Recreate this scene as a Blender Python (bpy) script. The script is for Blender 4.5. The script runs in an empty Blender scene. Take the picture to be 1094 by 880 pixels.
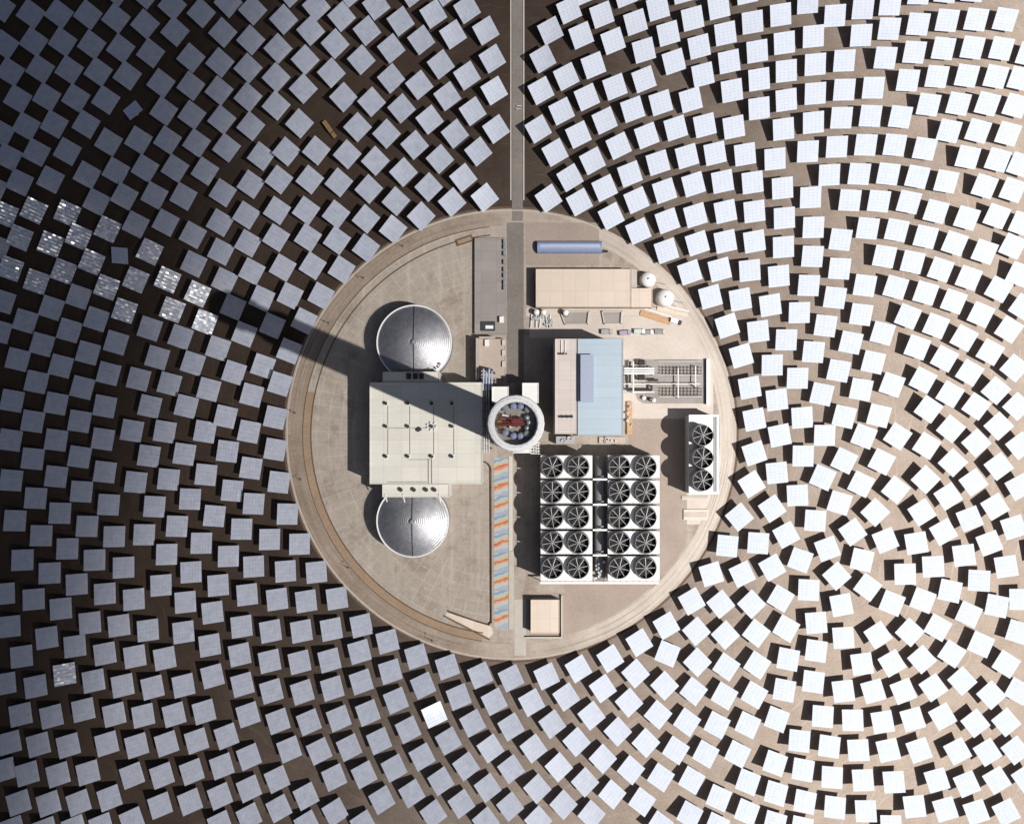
import bpy, bmesh, math, random
from mathutils import Vector, Matrix
from mathutils.geometry import tessellate_polygon
R = math.radians
random.seed(7)
NADIR = 470                     # photo row straight below the camera
S, H = 0.4464, 550.0            # metres per photo pixel on the ground, camera height
C = bpy.context.scene.collection
scn = bpy.context.scene

def xy(px, py, z=0.0):
    k = S * (H - z) / H
    return ((px - 547) * k, -(py - NADIR) * k)

# ------------------------------------------------------------------ light directions
SUN_EL, SUN_AZ = R(57.8), R(23.3)          # azimuth: clockwise (towards -y) from +x
sun_dir = Vector((math.cos(SUN_EL) * math.cos(SUN_AZ), -math.cos(SUN_EL) * math.sin(SUN_AZ), math.sin(SUN_EL)))

# ------------------------------------------------------------------ materials
def nodes(name):
    m = bpy.data.materials.new(name); m.use_nodes = True
    nt = m.node_tree; b = nt.nodes['Principled BSDF']
    return m, nt, b

def noise(nt, scale, detail=4, rough=0.6, coord=None):
    n = nt.nodes.new('ShaderNodeTexNoise'); n.inputs['Scale'].default_value = scale
    n.inputs['Detail'].default_value = detail; n.inputs['Roughness'].default_value = rough
    if coord is not None: nt.links.new(coord, n.inputs['Vector'])
    return n.outputs['Fac']

def geo(nt):
    return nt.nodes.new('ShaderNodeNewGeometry').outputs['Position']

def ramp(nt, fac, stops):
    r = nt.nodes.new('ShaderNodeValToRGB'); nt.links.new(fac, r.inputs['Fac'])
    e = r.color_ramp.elements
    while len(e) < len(stops): e.new(0.5)
    for el, (p, c) in zip(e, stops):
        el.position = p; el.color = (*c, 1)
    return r.outputs['Color']

def mix(nt, fac, a, b, mode='MIX'):
    n = nt.nodes.new('ShaderNodeMix'); n.data_type = 'RGBA'; n.blend_type = mode
    for sock, v in ((n.inputs['Factor'], fac), (n.inputs['A'], a), (n.inputs['B'], b)):
        if isinstance(v, (int, float)): sock.default_value = v
        elif isinstance(v, tuple): sock.default_value = (*v, 1) if len(v) == 3 else v
        else: nt.links.new(v, sock)
    return n.outputs['Result']

def mat(name, col, rough=0.6, metal=0.0, var=0.18, scale=0.6, spec=0.4):
    m, nt, b = nodes(name)
    lo = tuple(c * (1 - var) for c in col); hi = tuple(min(1, c * (1 + var)) for c in col)
    p = geo(nt)
    c1 = ramp(nt, noise(nt, scale, 6, 0.65, p), [(0.3, lo), (0.7, hi)])
    c2 = mix(nt, 0.35, c1, ramp(nt, noise(nt, scale * 9, 3, 0.6, p), [(0.35, lo), (0.65, hi)]))
    nt.links.new(c2, b.inputs['Base Color'])
    b.inputs['Roughness'].default_value = rough; b.inputs['Metallic'].default_value = metal
    b.inputs['Specular IOR Level'].default_value = spec
    return m

M = {}
M['white_paint'] = mat('white paint', (0.74, 0.73, 0.71), 0.5, var=0.06)
M['bright_white'] = mat('heat shield white', (0.92, 0.92, 0.91), 0.55, var=0.03)
M['vent_blue'] = mat('vent grey blue', (0.33, 0.37, 0.48), 0.5, var=0.06)
M['tan_roof'] = mat('tan roof', (0.42, 0.35, 0.30), 0.8, var=0.1)
M['grey_wall'] = mat('grey wall sheet', (0.32, 0.32, 0.34), 0.7, var=0.08)
M['concrete'] = mat('pale concrete', (0.42, 0.38, 0.34), 0.85, var=0.15, scale=0.25)
M['kerb'] = mat('kerb concrete', (0.50, 0.46, 0.42), 0.85, var=0.1)
M['dark_kerb'] = mat('dark brown drain', (0.11, 0.07, 0.05), 0.9, var=0.25)
M['dark'] = mat('dark steel', (0.03, 0.03, 0.035), 0.6, var=0.3)
M['mid_steel'] = mat('galvanised steel', (0.38, 0.39, 0.41), 0.45, 0.6, var=0.12)
M['rust'] = mat('red oxide steel', (0.15, 0.028, 0.026), 0.6, var=0.25)
M['orange'] = mat('orange sand', (0.45, 0.28, 0.16), 0.9, var=0.2)
M['yellow'] = mat('yellow vehicle paint', (0.20, 0.125, 0.05), 0.5, var=0.15)
M['slate_blue'] = mat('slate blue sheet', (0.22, 0.27, 0.42), 0.5, 0.0, var=0.08)
M['grey_blue'] = mat('grey blue paint', (0.36, 0.40, 0.52), 0.5, var=0.1)
M['mauve'] = mat('mauve paint', (0.30, 0.27, 0.36), 0.5, var=0.1)
M['green_grey'] = mat('pale green paint', (0.42, 0.52, 0.45), 0.5, var=0.1)
M['fan_grey'] = mat('fan stack grey', (0.22, 0.22, 0.23), 0.6, var=0.12)
M['blade'] = mat('fan blade grey', (0.44, 0.44, 0.45), 0.45, var=0.08)
M['rubber'] = mat('rubber', (0.02, 0.02, 0.02), 0.9)
M['glass'] = mat('windscreen glass', (0.03, 0.04, 0.05), 0.1, var=0.05)
M['receiver'] = mat('black absorber tubes', (0.02, 0.02, 0.02), 0.5, var=0.2)

def roof_mat(name, col, w, l, rough=0.55, var=0.05, rot=0.0):
    """roof laid in sheets: each sheet a slightly different tone, thin seams, dust and streaks"""
    m, nt, b = nodes(name); p = geo(nt)
    mp = nt.nodes.new('ShaderNodeMapping'); mp.inputs['Rotation'].default_value = (0, 0, rot); nt.links.new(p, mp.inputs['Vector'])
    br = nt.nodes.new('ShaderNodeTexBrick'); nt.links.new(mp.outputs[0], br.inputs['Vector']); br.offset = 0.0
    br.inputs['Scale'].default_value = 1.0; br.inputs['Brick Width'].default_value = l; br.inputs['Row Height'].default_value = w; br.inputs['Mortar Size'].default_value = 0.07
    br.inputs['Color1'].default_value = (*[c * (1 - var) for c in col], 1); br.inputs['Color2'].default_value = (*[c * (1 + var) for c in col], 1)
    br.inputs['Mortar'].default_value = (*[c * 0.72 for c in col], 1)
    st = nt.nodes.new('ShaderNodeMapping'); st.inputs['Rotation'].default_value = (0, 0, rot); st.inputs['Scale'].default_value = (0.06, 0.8, 1); nt.links.new(p, st.inputs['Vector'])
    c = mix(nt, ramp(nt, noise(nt, 1.0, 5, 0.7, st.outputs[0]), [(0.45, (0, 0, 0)), (0.75, (0.35, 0.35, 0.35))]), br.outputs['Color'], tuple(k * 0.80 for k in col))
    c = mix(nt, ramp(nt, noise(nt, 0.12, 6, 0.7, p), [(0.45, (0, 0, 0)), (0.75, (0.4, 0.4, 0.4))]), c, (col[0] * .5 + .2, col[1] * .5 + .185, col[2] * .5 + .16))
    nt.links.new(c, b.inputs['Base Color']); b.inputs['Roughness'].default_value = rough
    return m
M['cream_roof'] = roof_mat('cream roof sheet', (0.64, 0.615, 0.55), 6.2, 8.4)
M['blue_roof'] = roof_mat('pale blue roof sheet', (0.385, 0.475, 0.555), 4.8, 60, 0.45, 0.025)
M['pink_roof'] = roof_mat('dusty pink roof', (0.58, 0.515, 0.485), 4.5, 5.3, 0.8, 0.06)
M['peach_roof'] = roof_mat('peach roof sheet', (0.60, 0.50, 0.42), 14, 6.0, 0.7, 0.04)
M['grey_conc'] = roof_mat('grey concrete', (0.27, 0.245, 0.23), 5.0, 7.3, 0.85, 0.08)

def dome_mat():
    m, nt, b = nodes('brushed aluminium dome')
    tc = nt.nodes.new('ShaderNodeTexCoord').outputs['Object']
    w = nt.nodes.new('ShaderNodeTexWave'); w.wave_type = 'RINGS'; w.rings_direction = 'Z'
    w.inputs['Scale'].default_value = 0.33; w.inputs['Distortion'].default_value = 1.6
    w.inputs['Detail'].default_value = 2
    nt.links.new(tc, w.inputs['Vector'])
    v = nt.nodes.new('ShaderNodeTexVoronoi'); v.inputs['Scale'].default_value = 0.7; nt.links.new(tc, v.inputs['Vector'])
    c = ramp(nt, w.outputs['Fac'], [(0.25, (0.27, 0.27, 0.29)), (0.8, (0.37, 0.37, 0.39))])
    c = mix(nt, 0.35, c, ramp(nt, v.outputs['Color'], [(0.0, (0.18, 0.18, 0.2)), (1.0, (0.48, 0.48, 0.5))]))
    nt.links.new(c, b.inputs['Base Color'])
    b.inputs['Metallic'].default_value = 0.9
    b.inputs['Roughness'].default_value = 0.46
    bp = nt.nodes.new('ShaderNodeBump'); bp.inputs['Strength'].default_value = 0.28; bp.inputs['Distance'].default_value = 0.2
    mx = nt.nodes.new('ShaderNodeMath'); mx.operation = 'ADD'
    nt.links.new(w.outputs['Fac'], mx.inputs[0]); nt.links.new(noise(nt, 0.9, 3, 0.6, tc), mx.inputs[1])
    nt.links.new(mx.outputs[0], bp.inputs['Height']); nt.links.new(bp.outputs[0], b.inputs['Normal'])
    return m
M['dome'] = dome_mat()

def mirror_mat(name, rough):
    m, nt, b = nodes(name)
    p = geo(nt)
    dust = noise(nt, 0.35, 5, 0.65, p)
    nt.links.new(ramp(nt, dust, [(0.3, (0.80, 0.82, 0.86)), (0.7, (0.88, 0.89, 0.90))]), b.inputs['Base Color'])
    b.inputs['Metallic'].default_value = 1.0
    b.inputs['Roughness'].default_value = rough
    d = nt.nodes.new('ShaderNodeBsdfDiffuse'); d.inputs['Color'].default_value = (0.56, 0.595, 0.70, 1)
    mx = nt.nodes.new('ShaderNodeMixShader')
    f = nt.nodes.new('ShaderNodeMapRange'); nt.links.new(dust, f.inputs['Value'])
    f.inputs['From Min'].default_value = 0.3; f.inputs['From Max'].default_value = 0.7
    f.inputs['To Min'].default_value = 0.44; f.inputs['To Max'].default_value = 0.58
    nt.links.new(f.outputs[0], mx.inputs[0]); nt.links.new(b.outputs[0], mx.inputs[1]); nt.links.new(d.outputs[0], mx.inputs[2])
    nt.links.new(mx.outputs[0], nt.nodes['Material Output'].inputs['Surface'])
    return m
M['mirror'] = mirror_mat('dusty heliostat mirror', 0.08)
M['hazed_mirror'] = mirror_mat('hazed heliostat mirror', 0.2)

def soil_mat():
    """soil: dark brown in the west and north, paler sandy brown in the east"""
    m, nt, b = nodes('desert soil')
    p = geo(nt)
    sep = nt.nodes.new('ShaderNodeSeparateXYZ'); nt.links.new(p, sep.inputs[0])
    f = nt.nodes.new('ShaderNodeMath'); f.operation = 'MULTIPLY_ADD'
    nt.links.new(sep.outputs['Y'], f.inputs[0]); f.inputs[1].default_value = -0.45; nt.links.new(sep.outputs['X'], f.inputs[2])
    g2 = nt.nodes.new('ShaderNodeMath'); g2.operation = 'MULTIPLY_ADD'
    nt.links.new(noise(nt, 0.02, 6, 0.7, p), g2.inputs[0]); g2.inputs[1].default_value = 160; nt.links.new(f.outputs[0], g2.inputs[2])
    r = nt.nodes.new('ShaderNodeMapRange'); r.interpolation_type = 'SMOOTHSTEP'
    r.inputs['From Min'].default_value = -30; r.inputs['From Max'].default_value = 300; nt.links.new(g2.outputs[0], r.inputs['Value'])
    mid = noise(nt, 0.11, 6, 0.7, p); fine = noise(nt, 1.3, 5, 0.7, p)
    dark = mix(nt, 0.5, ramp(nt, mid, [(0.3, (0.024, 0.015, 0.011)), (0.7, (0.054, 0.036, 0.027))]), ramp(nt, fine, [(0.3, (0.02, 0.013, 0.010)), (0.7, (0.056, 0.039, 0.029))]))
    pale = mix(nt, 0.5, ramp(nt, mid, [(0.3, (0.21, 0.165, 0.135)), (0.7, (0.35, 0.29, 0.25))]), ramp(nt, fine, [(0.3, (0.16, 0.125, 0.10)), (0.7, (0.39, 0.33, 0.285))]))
    # wheel tracks of the washing trucks: rings round the tower, broken up
    off = nt.nodes.new('ShaderNodeVectorMath'); off.operation = 'SUBTRACT'; nt.links.new(p, off.inputs[0]); off.inputs[1].default_value = (1, -3, 0)
    ln = nt.nodes.new('ShaderNodeVectorMath'); ln.operation = 'LENGTH'; nt.links.new(off.outputs[0], ln.inputs[0])
    wob = nt.nodes.new('ShaderNodeMath'); wob.operation = 'MULTIPLY_ADD'; nt.links.new(noise(nt, 0.03, 3, 0.6, p), wob.inputs[0]); wob.inputs[1].default_value = 14; nt.links.new(ln.outputs['Value'], wob.inputs[2])
    md = nt.nodes.new('ShaderNodeMath'); md.operation = 'PINGPONG'; nt.links.new(wob.outputs[0], md.inputs[0]); md.inputs[1].default_value = 3.4
    tr = ramp(nt, md.outputs[0], [(0.0, (0.8, 0.8, 0.8)), (0.45, (0, 0, 0))])
    brk = ramp(nt, noise(nt, 0.045, 4, 0.7, p), [(0.45, (0, 0, 0)), (0.62, (0.55, 0.55, 0.55))])
    trk = mix(nt, 1.0, tr, brk, 'MULTIPLY')
    dark = mix(nt, trk, dark, (0.085, 0.062, 0.048)); pale = mix(nt, trk, pale, (0.45, 0.39, 0.345))
    scr = ramp(nt, noise(nt, 0.22, 7, 0.8, p), [(0.60, (0, 0, 0)), (0.68, (0.5, 0.5, 0.5))])
    dark = mix(nt, scr, dark, (0.05, 0.052, 0.03)); pale = mix(nt, scr, pale, (0.27, 0.24, 0.19))
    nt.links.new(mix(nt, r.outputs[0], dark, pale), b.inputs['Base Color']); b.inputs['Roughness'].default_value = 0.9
    b.inputs['Specular IOR Level'].default_value = 0.2
    return m
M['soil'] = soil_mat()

YC0 = xy(546, 464)
def yard_mat():
    m, nt, b = nodes('yard paving')
    p = geo(nt)
    br = nt.nodes.new('ShaderNodeTexBrick'); nt.links.new(p, br.inputs['Vector'])
    br.inputs['Scale'].default_value = 0.16; br.inputs['Mortar Size'].default_value = 0.018; br.offset = 0.0
    br.inputs['Color1'].default_value = (0.31, 0.265, 0.22, 1); br.inputs['Color2'].default_value = (0.36, 0.31, 0.26, 1)
    br.inputs['Mortar'].default_value = (0.44, 0.39, 0.34, 1); br.inputs['Brick Width'].default_value = 0.9; br.inputs['Row Height'].default_value = 0.6
    c = mix(nt, 0.45, br.outputs['Color'], ramp(nt, noise(nt, 0.035, 5, 0.65, p), [(0.3, (0.24, 0.195, 0.155)), (0.7, (0.42, 0.37, 0.32))]))
    c = mix(nt, 0.4, c, ramp(nt, noise(nt, 0.35, 6, 0.7, p), [(0.3, (0.22, 0.18, 0.145)), (0.7, (0.44, 0.39, 0.34))]))
    c = mix(nt, 0.25, c, ramp(nt, noise(nt, 2.2, 3, 0.7, p), [(0.3, (0.16, 0.13, 0.11)), (0.7, (0.48, 0.43, 0.38))]))
    st = nt.nodes.new('ShaderNodeMapping'); st.inputs['Scale'].default_value = (0.5, 0.035, 1); nt.links.new(p, st.inputs['Vector'])
    c = mix(nt, ramp(nt, noise(nt, 0.6, 4, 0.6, st.outputs[0]), [(0.52, (0, 0, 0)), (0.75, (0.55, 0.55, 0.55))]), c, (0.47, 0.42, 0.37))
    c = mix(nt, ramp(nt, noise(nt, 0.055, 7, 0.75, p), [(0.52, (0, 0, 0)), (0.62, (0.6, 0.6, 0.6))]), c, (0.20, 0.155, 0.12))
    c = mix(nt, ramp(nt, noise(nt, 0.16, 8, 0.8, p), [(0.58, (0, 0, 0)), (0.66, (0.5, 0.5, 0.5))]), c, (0.50, 0.45, 0.40))
    off = nt.nodes.new('ShaderNodeVectorMath'); off.operation = 'SUBTRACT'; nt.links.new(p, off.inputs[0]); off.inputs[1].default_value = (YC0[0], YC0[1], 0)
    ln = nt.nodes.new('ShaderNodeVectorMath'); ln.operation = 'LENGTH'; nt.links.new(off.outputs[0], ln.inputs[0])
    sp = nt.nodes.new('ShaderNodeSeparateXYZ'); nt.links.new(off.outputs[0], sp.inputs[0])
    def mth(op, a, b2=None, c2=None):
        n = nt.nodes.new('ShaderNodeMath'); n.operation = op
        for k, v in enumerate((a, b2, c2)):
            if v is None: continue
            if isinstance(v, (int, float)): n.inputs[k].default_value = v
            else: nt.links.new(v, n.inputs[k])
        return n.outputs[0]
    ang = mth('ARCTAN2', sp.outputs['Y'], sp.outputs['X'])
    jr = mth('MULTIPLY', mth('PINGPONG', mth('ADD', ang, 10), math.pi / 90), ln.outputs['Value'])     # metres to the nearest radial joint
    jc = mth('PINGPONG', ln.outputs['Value'], 2.9)
    jn = mth('MINIMUM', jr, jc)
    inb = mth('MULTIPLY', mth('GREATER_THAN', ln.outputs['Value'], 66), mth('LESS_THAN', sp.outputs['X'], 4))
    jl = mth('MULTIPLY', mth('LESS_THAN', jn, 0.16), inb)
    jl = mth('MULTIPLY', jl, mth('MULTIPLY_ADD', noise(nt, 0.08, 3, 0.6, p), 1.4, -0.35))
    c = mix(nt, jl, c, (0.50, 0.45, 0.395))
    nt.links.new(c, b.inputs['Base Color']); b.inputs['Roughness'].default_value = 0.85
    b.inputs['Specular IOR Level'].default_value = 0.25
    return m
M['yard'] = yard_mat()

def gravel_mat(name, a, bb, stretch=None):
    m, nt, b = nodes(name)
    p = geo(nt)
    c = mix(nt, 0.5, ramp(nt, noise(nt, 0.06, 5, 0.65, p), [(0.3, a), (0.7, bb)]), ramp(nt, noise(nt, 0.7, 6, 0.75, p), [(0.3, a), (0.7, bb)]))
    nt.links.new(c, b.inputs['Base Color']); b.inputs['Roughness'].default_value = 0.9
    b.inputs['Specular IOR Level'].default_value = 0.2
    return m
def ring_mat():
    """ring road gravel, paler over its eastern half"""
    m, nt, b = nodes('ring road gravel'); p = geo(nt)
    sep = nt.nodes.new('ShaderNodeSeparateXYZ'); nt.links.new(p, sep.inputs[0])
    q = nt.nodes.new('ShaderNodeMath'); q.operation = 'MULTIPLY_ADD'
    nt.links.new(noise(nt, 0.03, 5, 0.7, p), q.inputs[0]); q.inputs[1].default_value = 110; nt.links.new(sep.outputs['X'], q.inputs[2])
    f = nt.nodes.new('ShaderNodeMapRange'); f.inputs['From Min'].default_value = 10; f.inputs['From Max'].default_value = 130; nt.links.new(q.outputs[0], f.inputs['Value'])
    n1 = noise(nt, 0.06, 5, 0.65, p); n2 = noise(nt, 0.7, 6, 0.75, p)
    A = [(0.3, (0.16, 0.12, 0.09)), (0.7, (0.35, 0.285, 0.23))]; B = [(0.3, (0.40, 0.345, 0.30)), (0.7, (0.54, 0.49, 0.44))]
    off = nt.nodes.new('ShaderNodeVectorMath'); off.operation = 'SUBTRACT'; nt.links.new(p, off.inputs[0]); off.inputs[1].default_value = (YC0[0], YC0[1], 0)
    ln = nt.nodes.new('ShaderNodeVectorMath'); ln.operation = 'LENGTH'; nt.links.new(off.outputs[0], ln.inputs[0])
    so = nt.nodes.new('ShaderNodeSeparateXYZ'); nt.links.new(off.outputs[0], so.inputs[0])
    an = nt.nodes.new('ShaderNodeMath'); an.operation = 'ARCTAN2'; nt.links.new(so.outputs['Y'], an.inputs[0]); nt.links.new(so.outputs['X'], an.inputs[1])
    cb = nt.nodes.new('ShaderNodeCombineXYZ'); nt.links.new(ln.outputs['Value'], cb.inputs['X']); nt.links.new(an.outputs[0], cb.inputs['Y'])
    rut = noise(nt, 1.3, 5, 0.65, cb.outputs[0])          # ruts that run round the ring
    c = mix(nt, f.outputs[0], mix(nt, 0.5, ramp(nt, n1, A), ramp(nt, n2, A)), mix(nt, 0.5, ramp(nt, n1, B), ramp(nt, n2, B)))
    c = mix(nt, ramp(nt, rut, [(0.30, (0.75, 0.75, 0.75)), (0.48, (0, 0, 0))]), c, (0.15, 0.11, 0.085))
    c = mix(nt, ramp(nt, rut, [(0.56, (0, 0, 0)), (0.72, (0.6, 0.6, 0.6))]), c, (0.50, 0.43, 0.37))
    nt.links.new(c, b.inputs['Base Color']); b.inputs['Roughness'].default_value = 0.9; b.inputs['Specular IOR Level'].default_value = 0.2
    return m
M['ring'] = ring_mat()
M['ochre'] = gravel_mat('ochre drain gravel', (0.20, 0.145, 0.10), (0.37, 0.26, 0.175))
M['asphalt'] = gravel_mat('dusty asphalt', (0.13, 0.115, 0.105), (0.24, 0.215, 0.195))
M['brown_pad'] = gravel_mat('brown hardstand', (0.25, 0.20, 0.17), (0.36, 0.30, 0.26))

def paint_mat():
    m, nt, b = nodes('painted stripes')
    tc = nt.nodes.new('ShaderNodeTexCoord').outputs['Object']
    sep = nt.nodes.new('ShaderNodeSeparateXYZ'); nt.links.new(tc, sep.inputs[0])
    a = nt.nodes.new('ShaderNodeMath'); a.operation = 'MULTIPLY_ADD'
    nt.links.new(sep.outputs['X'], a.inputs[0]); a.inputs[1].default_value = -0.35; nt.links.new(sep.outputs['Y'], a.inputs[2])
    n2 = nt.nodes.new('ShaderNodeMath'); n2.operation = 'MULTIPLY_ADD'
    w4 = nt.nodes.new('ShaderNodeTexNoise'); w4.noise_dimensions = '4D'; w4.inputs['Scale'].default_value = 0.45; w4.inputs['Detail'].default_value = 4
    rnd = nt.nodes.new('ShaderNodeMath'); rnd.operation = 'MULTIPLY'; nt.links.new(nt.nodes.new('ShaderNodeObjectInfo').outputs['Random'], rnd.inputs[0]); rnd.inputs[1].default_value = 40
    nt.links.new(tc, w4.inputs['Vector']); nt.links.new(rnd.outputs[0], w4.inputs['W'])
    nt.links.new(w4.outputs['Fac'], n2.inputs[0]); n2.inputs[1].default_value = 3.0; nt.links.new(a.outputs[0], n2.inputs[2])
    f = nt.nodes.new('ShaderNodeMapRange'); f.inputs['From Min'].default_value = -3.1; f.inputs['From Max'].default_value = 5.9
    nt.links.new(n2.outputs[0], f.inputs['Value'])
    c = ramp(nt, f.outputs[0], [(0.0, (0.27, 0.31, 0.36)), (0.18, (0.38, 0.38, 0.38)), (0.34, (0.42, 0.35, 0.26)), (0.42, (0.46, 0.18, 0.09)),
                                (0.52, (0.40, 0.09, 0.06)), (0.60, (0.44, 0.33, 0.17)), (0.72, (0.34, 0.38, 0.36)), (0.85, (0.17, 0.25, 0.35)), (1.0, (0.36, 0.37, 0.39))])
    c.node.color_ramp.interpolation = 'CONSTANT'
    nt.links.new(c, b.inputs['Base Color']); b.inputs['Roughness'].default_value = 0.7
    return m
M['painted'] = paint_mat()

# ------------------------------------------------------------------ mesh helpers
class MB:
    def __init__(s): s.bm = bmesh.new()
    def box(s, cx, cy, cz, sx, sy, sz, rz=0.0, mtx=None):
        r = bmesh.ops.create_cube(s.bm, size=1.0)
        m = Matrix.Translation((cx, cy, cz)) @ Matrix.Rotation(rz, 4, 'Z') @ Matrix.Diagonal((sx, sy, sz, 1))
        if mtx is not None: m = mtx @ m
        bmesh.ops.transform(s.bm, matrix=m, verts=r['verts']); return s
    def lathe(s, cx, cy, prof, n=32, close=False):
        rings = []
        for (r, z) in prof:
            if r <= 1e-6: rings.append([s.bm.verts.new((cx, cy, z))])
            else: rings.append([s.bm.verts.new((cx + r * math.cos(2 * math.pi * i / n), cy + r * math.sin(2 * math.pi * i / n), z)) for i in range(n)])
        pairs = list(zip(rings, rings[1:]))
        if close: pairs.append((rings[-1], rings[0]))
        for a, b in pairs:
            for i in range(n):
                j = (i + 1) % n
                if len(a) == 1 and len(b) == 1: continue
                if len(a) == 1: s.bm.faces.new((a[0], b[j], b[i]))
                elif len(b) == 1: s.bm.faces.new((a[i], a[j], b[0]))
                else: s.bm.faces.new((a[i], a[j], b[j], b[i]))
        return s
    def tube(s, a, b, r, n=8, mtx=None):
        a, b = Vector(a), Vector(b); d = b - a
        q = d.to_track_quat('Z', 'Y').to_matrix().to_4x4()
        m = Matrix.Translation((a + b) / 2) @ q
        if mtx is not None: m = mtx @ m
        bmesh.ops.create_cone(s.bm, cap_ends=True, segments=n, radius1=r, radius2=r, depth=d.length, matrix=m); return s
    def poly(s, pts, z0, z1):
        lo = [s.bm.verts.new((x, y, z0)) for x, y in pts]; hi = [s.bm.verts.new((x, y, z1)) for x, y in pts]
        for t in tessellate_polygon([[Vector((x, y, 0)) for x, y in pts]]):
            s.bm.faces.new([hi[k] for k in t]); s.bm.faces.new([lo[k] for k in reversed(t)])
        for i in range(len(pts)):
            j = (i + 1) % len(pts); s.bm.faces.new((lo[i], lo[j], hi[j], hi[i]))
        return s
    def ring(s, cx, cy, r0, r1, z0, z1, a0=0.0, a1=360.0, n=128):
        full = abs(a1 - a0) >= 359.9
        A = [R(a0 + (a1 - a0) * i / n) for i in range(n if full else n + 1)]
        V = [[s.bm.verts.new((cx + r * math.cos(a), cy + r * math.sin(a), z)) for (r, z) in ((r0, z0), (r1, z0), (r1, z1), (r0, z1))] for a in A]
        k = len(V)
        for i in range(k if full else k - 1):
            p, q = V[i], V[(i + 1) % k]
            for u in range(4):
                w = (u + 1) % 4; s.bm.faces.new((p[u], p[w], q[w], q[u]))
        if not full: s.bm.faces.new(V[0][::-1]); s.bm.faces.new(V[-1])
        return s
    def build(s, name, m, parent=None, smooth=False, bevel=0.0, loc=None):
        bmesh.ops.recalc_face_normals(s.bm, faces=s.bm.faces)
        me = bpy.data.meshes.new(name); s.bm.to_mesh(me); s.bm.free()
        if smooth:
            for p in me.polygons: p.use_smooth = True
        if isinstance(m, (list, tuple)):
            for k in m: me.materials.append(k)
        else: me.materials.append(m)
        o = bpy.data.objects.new(name, me); C.objects.link(o)
        if parent is not None: o.parent = parent
        if loc is not None: o.location = loc
        if bevel:
            b = o.modifiers.new('Bevel', 'BEVEL'); b.width = bevel; b.segments = 2; b.limit_method = 'ANGLE'
        return o

def tag(o, label, cat, group=None, kind=None):
    if label: o['label'] = label
    if cat: o['category'] = cat
    if group: o['group'] = group
    if kind: o['kind'] = kind
    return o

def thing(name, label, cat, loc=(0, 0, 0), rz=0.0, group=None):
    o = bpy.data.objects.new(name, None); C.objects.link(o)
    o.location = loc; o.rotation_euler = (0, 0, rz); o.empty_display_size = 0.5
    return tag(o, label, cat, group)

def struct(o):
    o['kind'] = 'structure'; return o

def copy_tree(o, parent=None):
    c = o.copy(); C.objects.link(c)
    if parent is not None: c.parent = parent
    for ch in list(o.children): copy_tree(ch, c)
    return c

def rect(x0, y0, x1, y1, z=0.0):
    """photo rectangle seen at height z -> centre x, centre y, size x, size y in metres"""
    ax, ay = xy(x0, y0, z); bx, by = xy(x1, y1, z)
    return (ax + bx) / 2, (ay + by) / 2, bx - ax, ay - by

# ------------------------------------------------------------------ the setting
YC = xy(546, 464); YR = 241 * S
g = MB()
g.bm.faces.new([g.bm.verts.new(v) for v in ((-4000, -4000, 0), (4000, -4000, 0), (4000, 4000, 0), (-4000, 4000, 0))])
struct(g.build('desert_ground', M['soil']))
struct(MB().lathe(*YC, [(0, 0.06), (YR, 0.06), (YR, -0.2)], 160).build('plant_yard', M['yard']))
struct(MB().ring(*YC, 223 * S, 238.5 * S, 0.03, 0.10).build('ring_road', M['ring']))
struct(MB().ring(*YC, 238.6 * S, 239.8 * S, 0.02, 0.22, n=160).build('ring_road_kerb', M['concrete']))
struct(MB().ring(*YC, 241.0 * S, 243.4 * S, 0.01, 0.09, n=160).build('perimeter_drain', M['dark_kerb']))
struct(MB().ring(*YC, 214.5 * S, 222 * S, 0.03, 0.11, 168, 262).build('drain_strip', M['ochre']))
struct(MB().ring(*YC, 213.2 * S, 214.4 * S, 0.03, 0.30, 96, 262).build('drain_kerb', M['dark_kerb']))
struct(MB().ring(*YC, 222.2 * S, 223 * S, 0.03, 0.22, 96, 262).build('drain_kerb', M['dark_kerb']))

def sheet(name, x0, y0, x1, y1, z, m):
    cx, cy, sx, sy = rect(x0, y0, x1, y1)
    return struct(MB().box(cx, cy, z / 2, sx, sy, z).build(name, m))
sheet('access_road', 547, -420, 558.5, 236, 0.14, M['asphalt'])
sheet('road_kerb', 545.2, -420, 546.4, 214, 0.3, M['kerb'])
sheet('road_kerb', 559, -420, 560.2, 214, 0.3, M['kerb'])
sheet('central_road', 541.5, 238, 559.5, 409, 0.16, M['asphalt'])
arc = [(546 + 221 * math.cos(R(t)), 464 + 221 * math.sin(R(t))) for t in range(33, 84, 3)]
pad_px = [(699, 448), (733, 448), (733, 580)] + [p for p in arc if p[0] < 733] + [(566, 684), (566, 633), (604, 633), (604, 624), (699, 614)]
struct(MB().poly([xy(*p) for p in pad_px], 0, 0.13).build('hardstand', M['brown_pad']))
sheet('hardstand', 672, 448, 705.5, 484, 0.15, M['brown_pad'])
M['pale'] = gravel_mat('pale east apron', (0.42, 0.365, 0.325), (0.56, 0.50, 0.455))
sheet('east_apron', 666, 338, 762, 447, 0.085, M['pale'])
sheet('east_apron', 734, 447.3, 764, 560, 0.085, M['pale'])
sheet('east_apron', 562, 329, 735, 337.7, 0.085, M['pale'])
sheet('east_apron', 566, 338, 665.7, 361, 0.085, M['pale'])
sheet('north_hardstand', 562, 238, 640, 283, 0.15, M['brown_pad'])
sheet('south_road', 549.5, 640, 562, 700, 0.15, M['concrete'])

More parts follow.
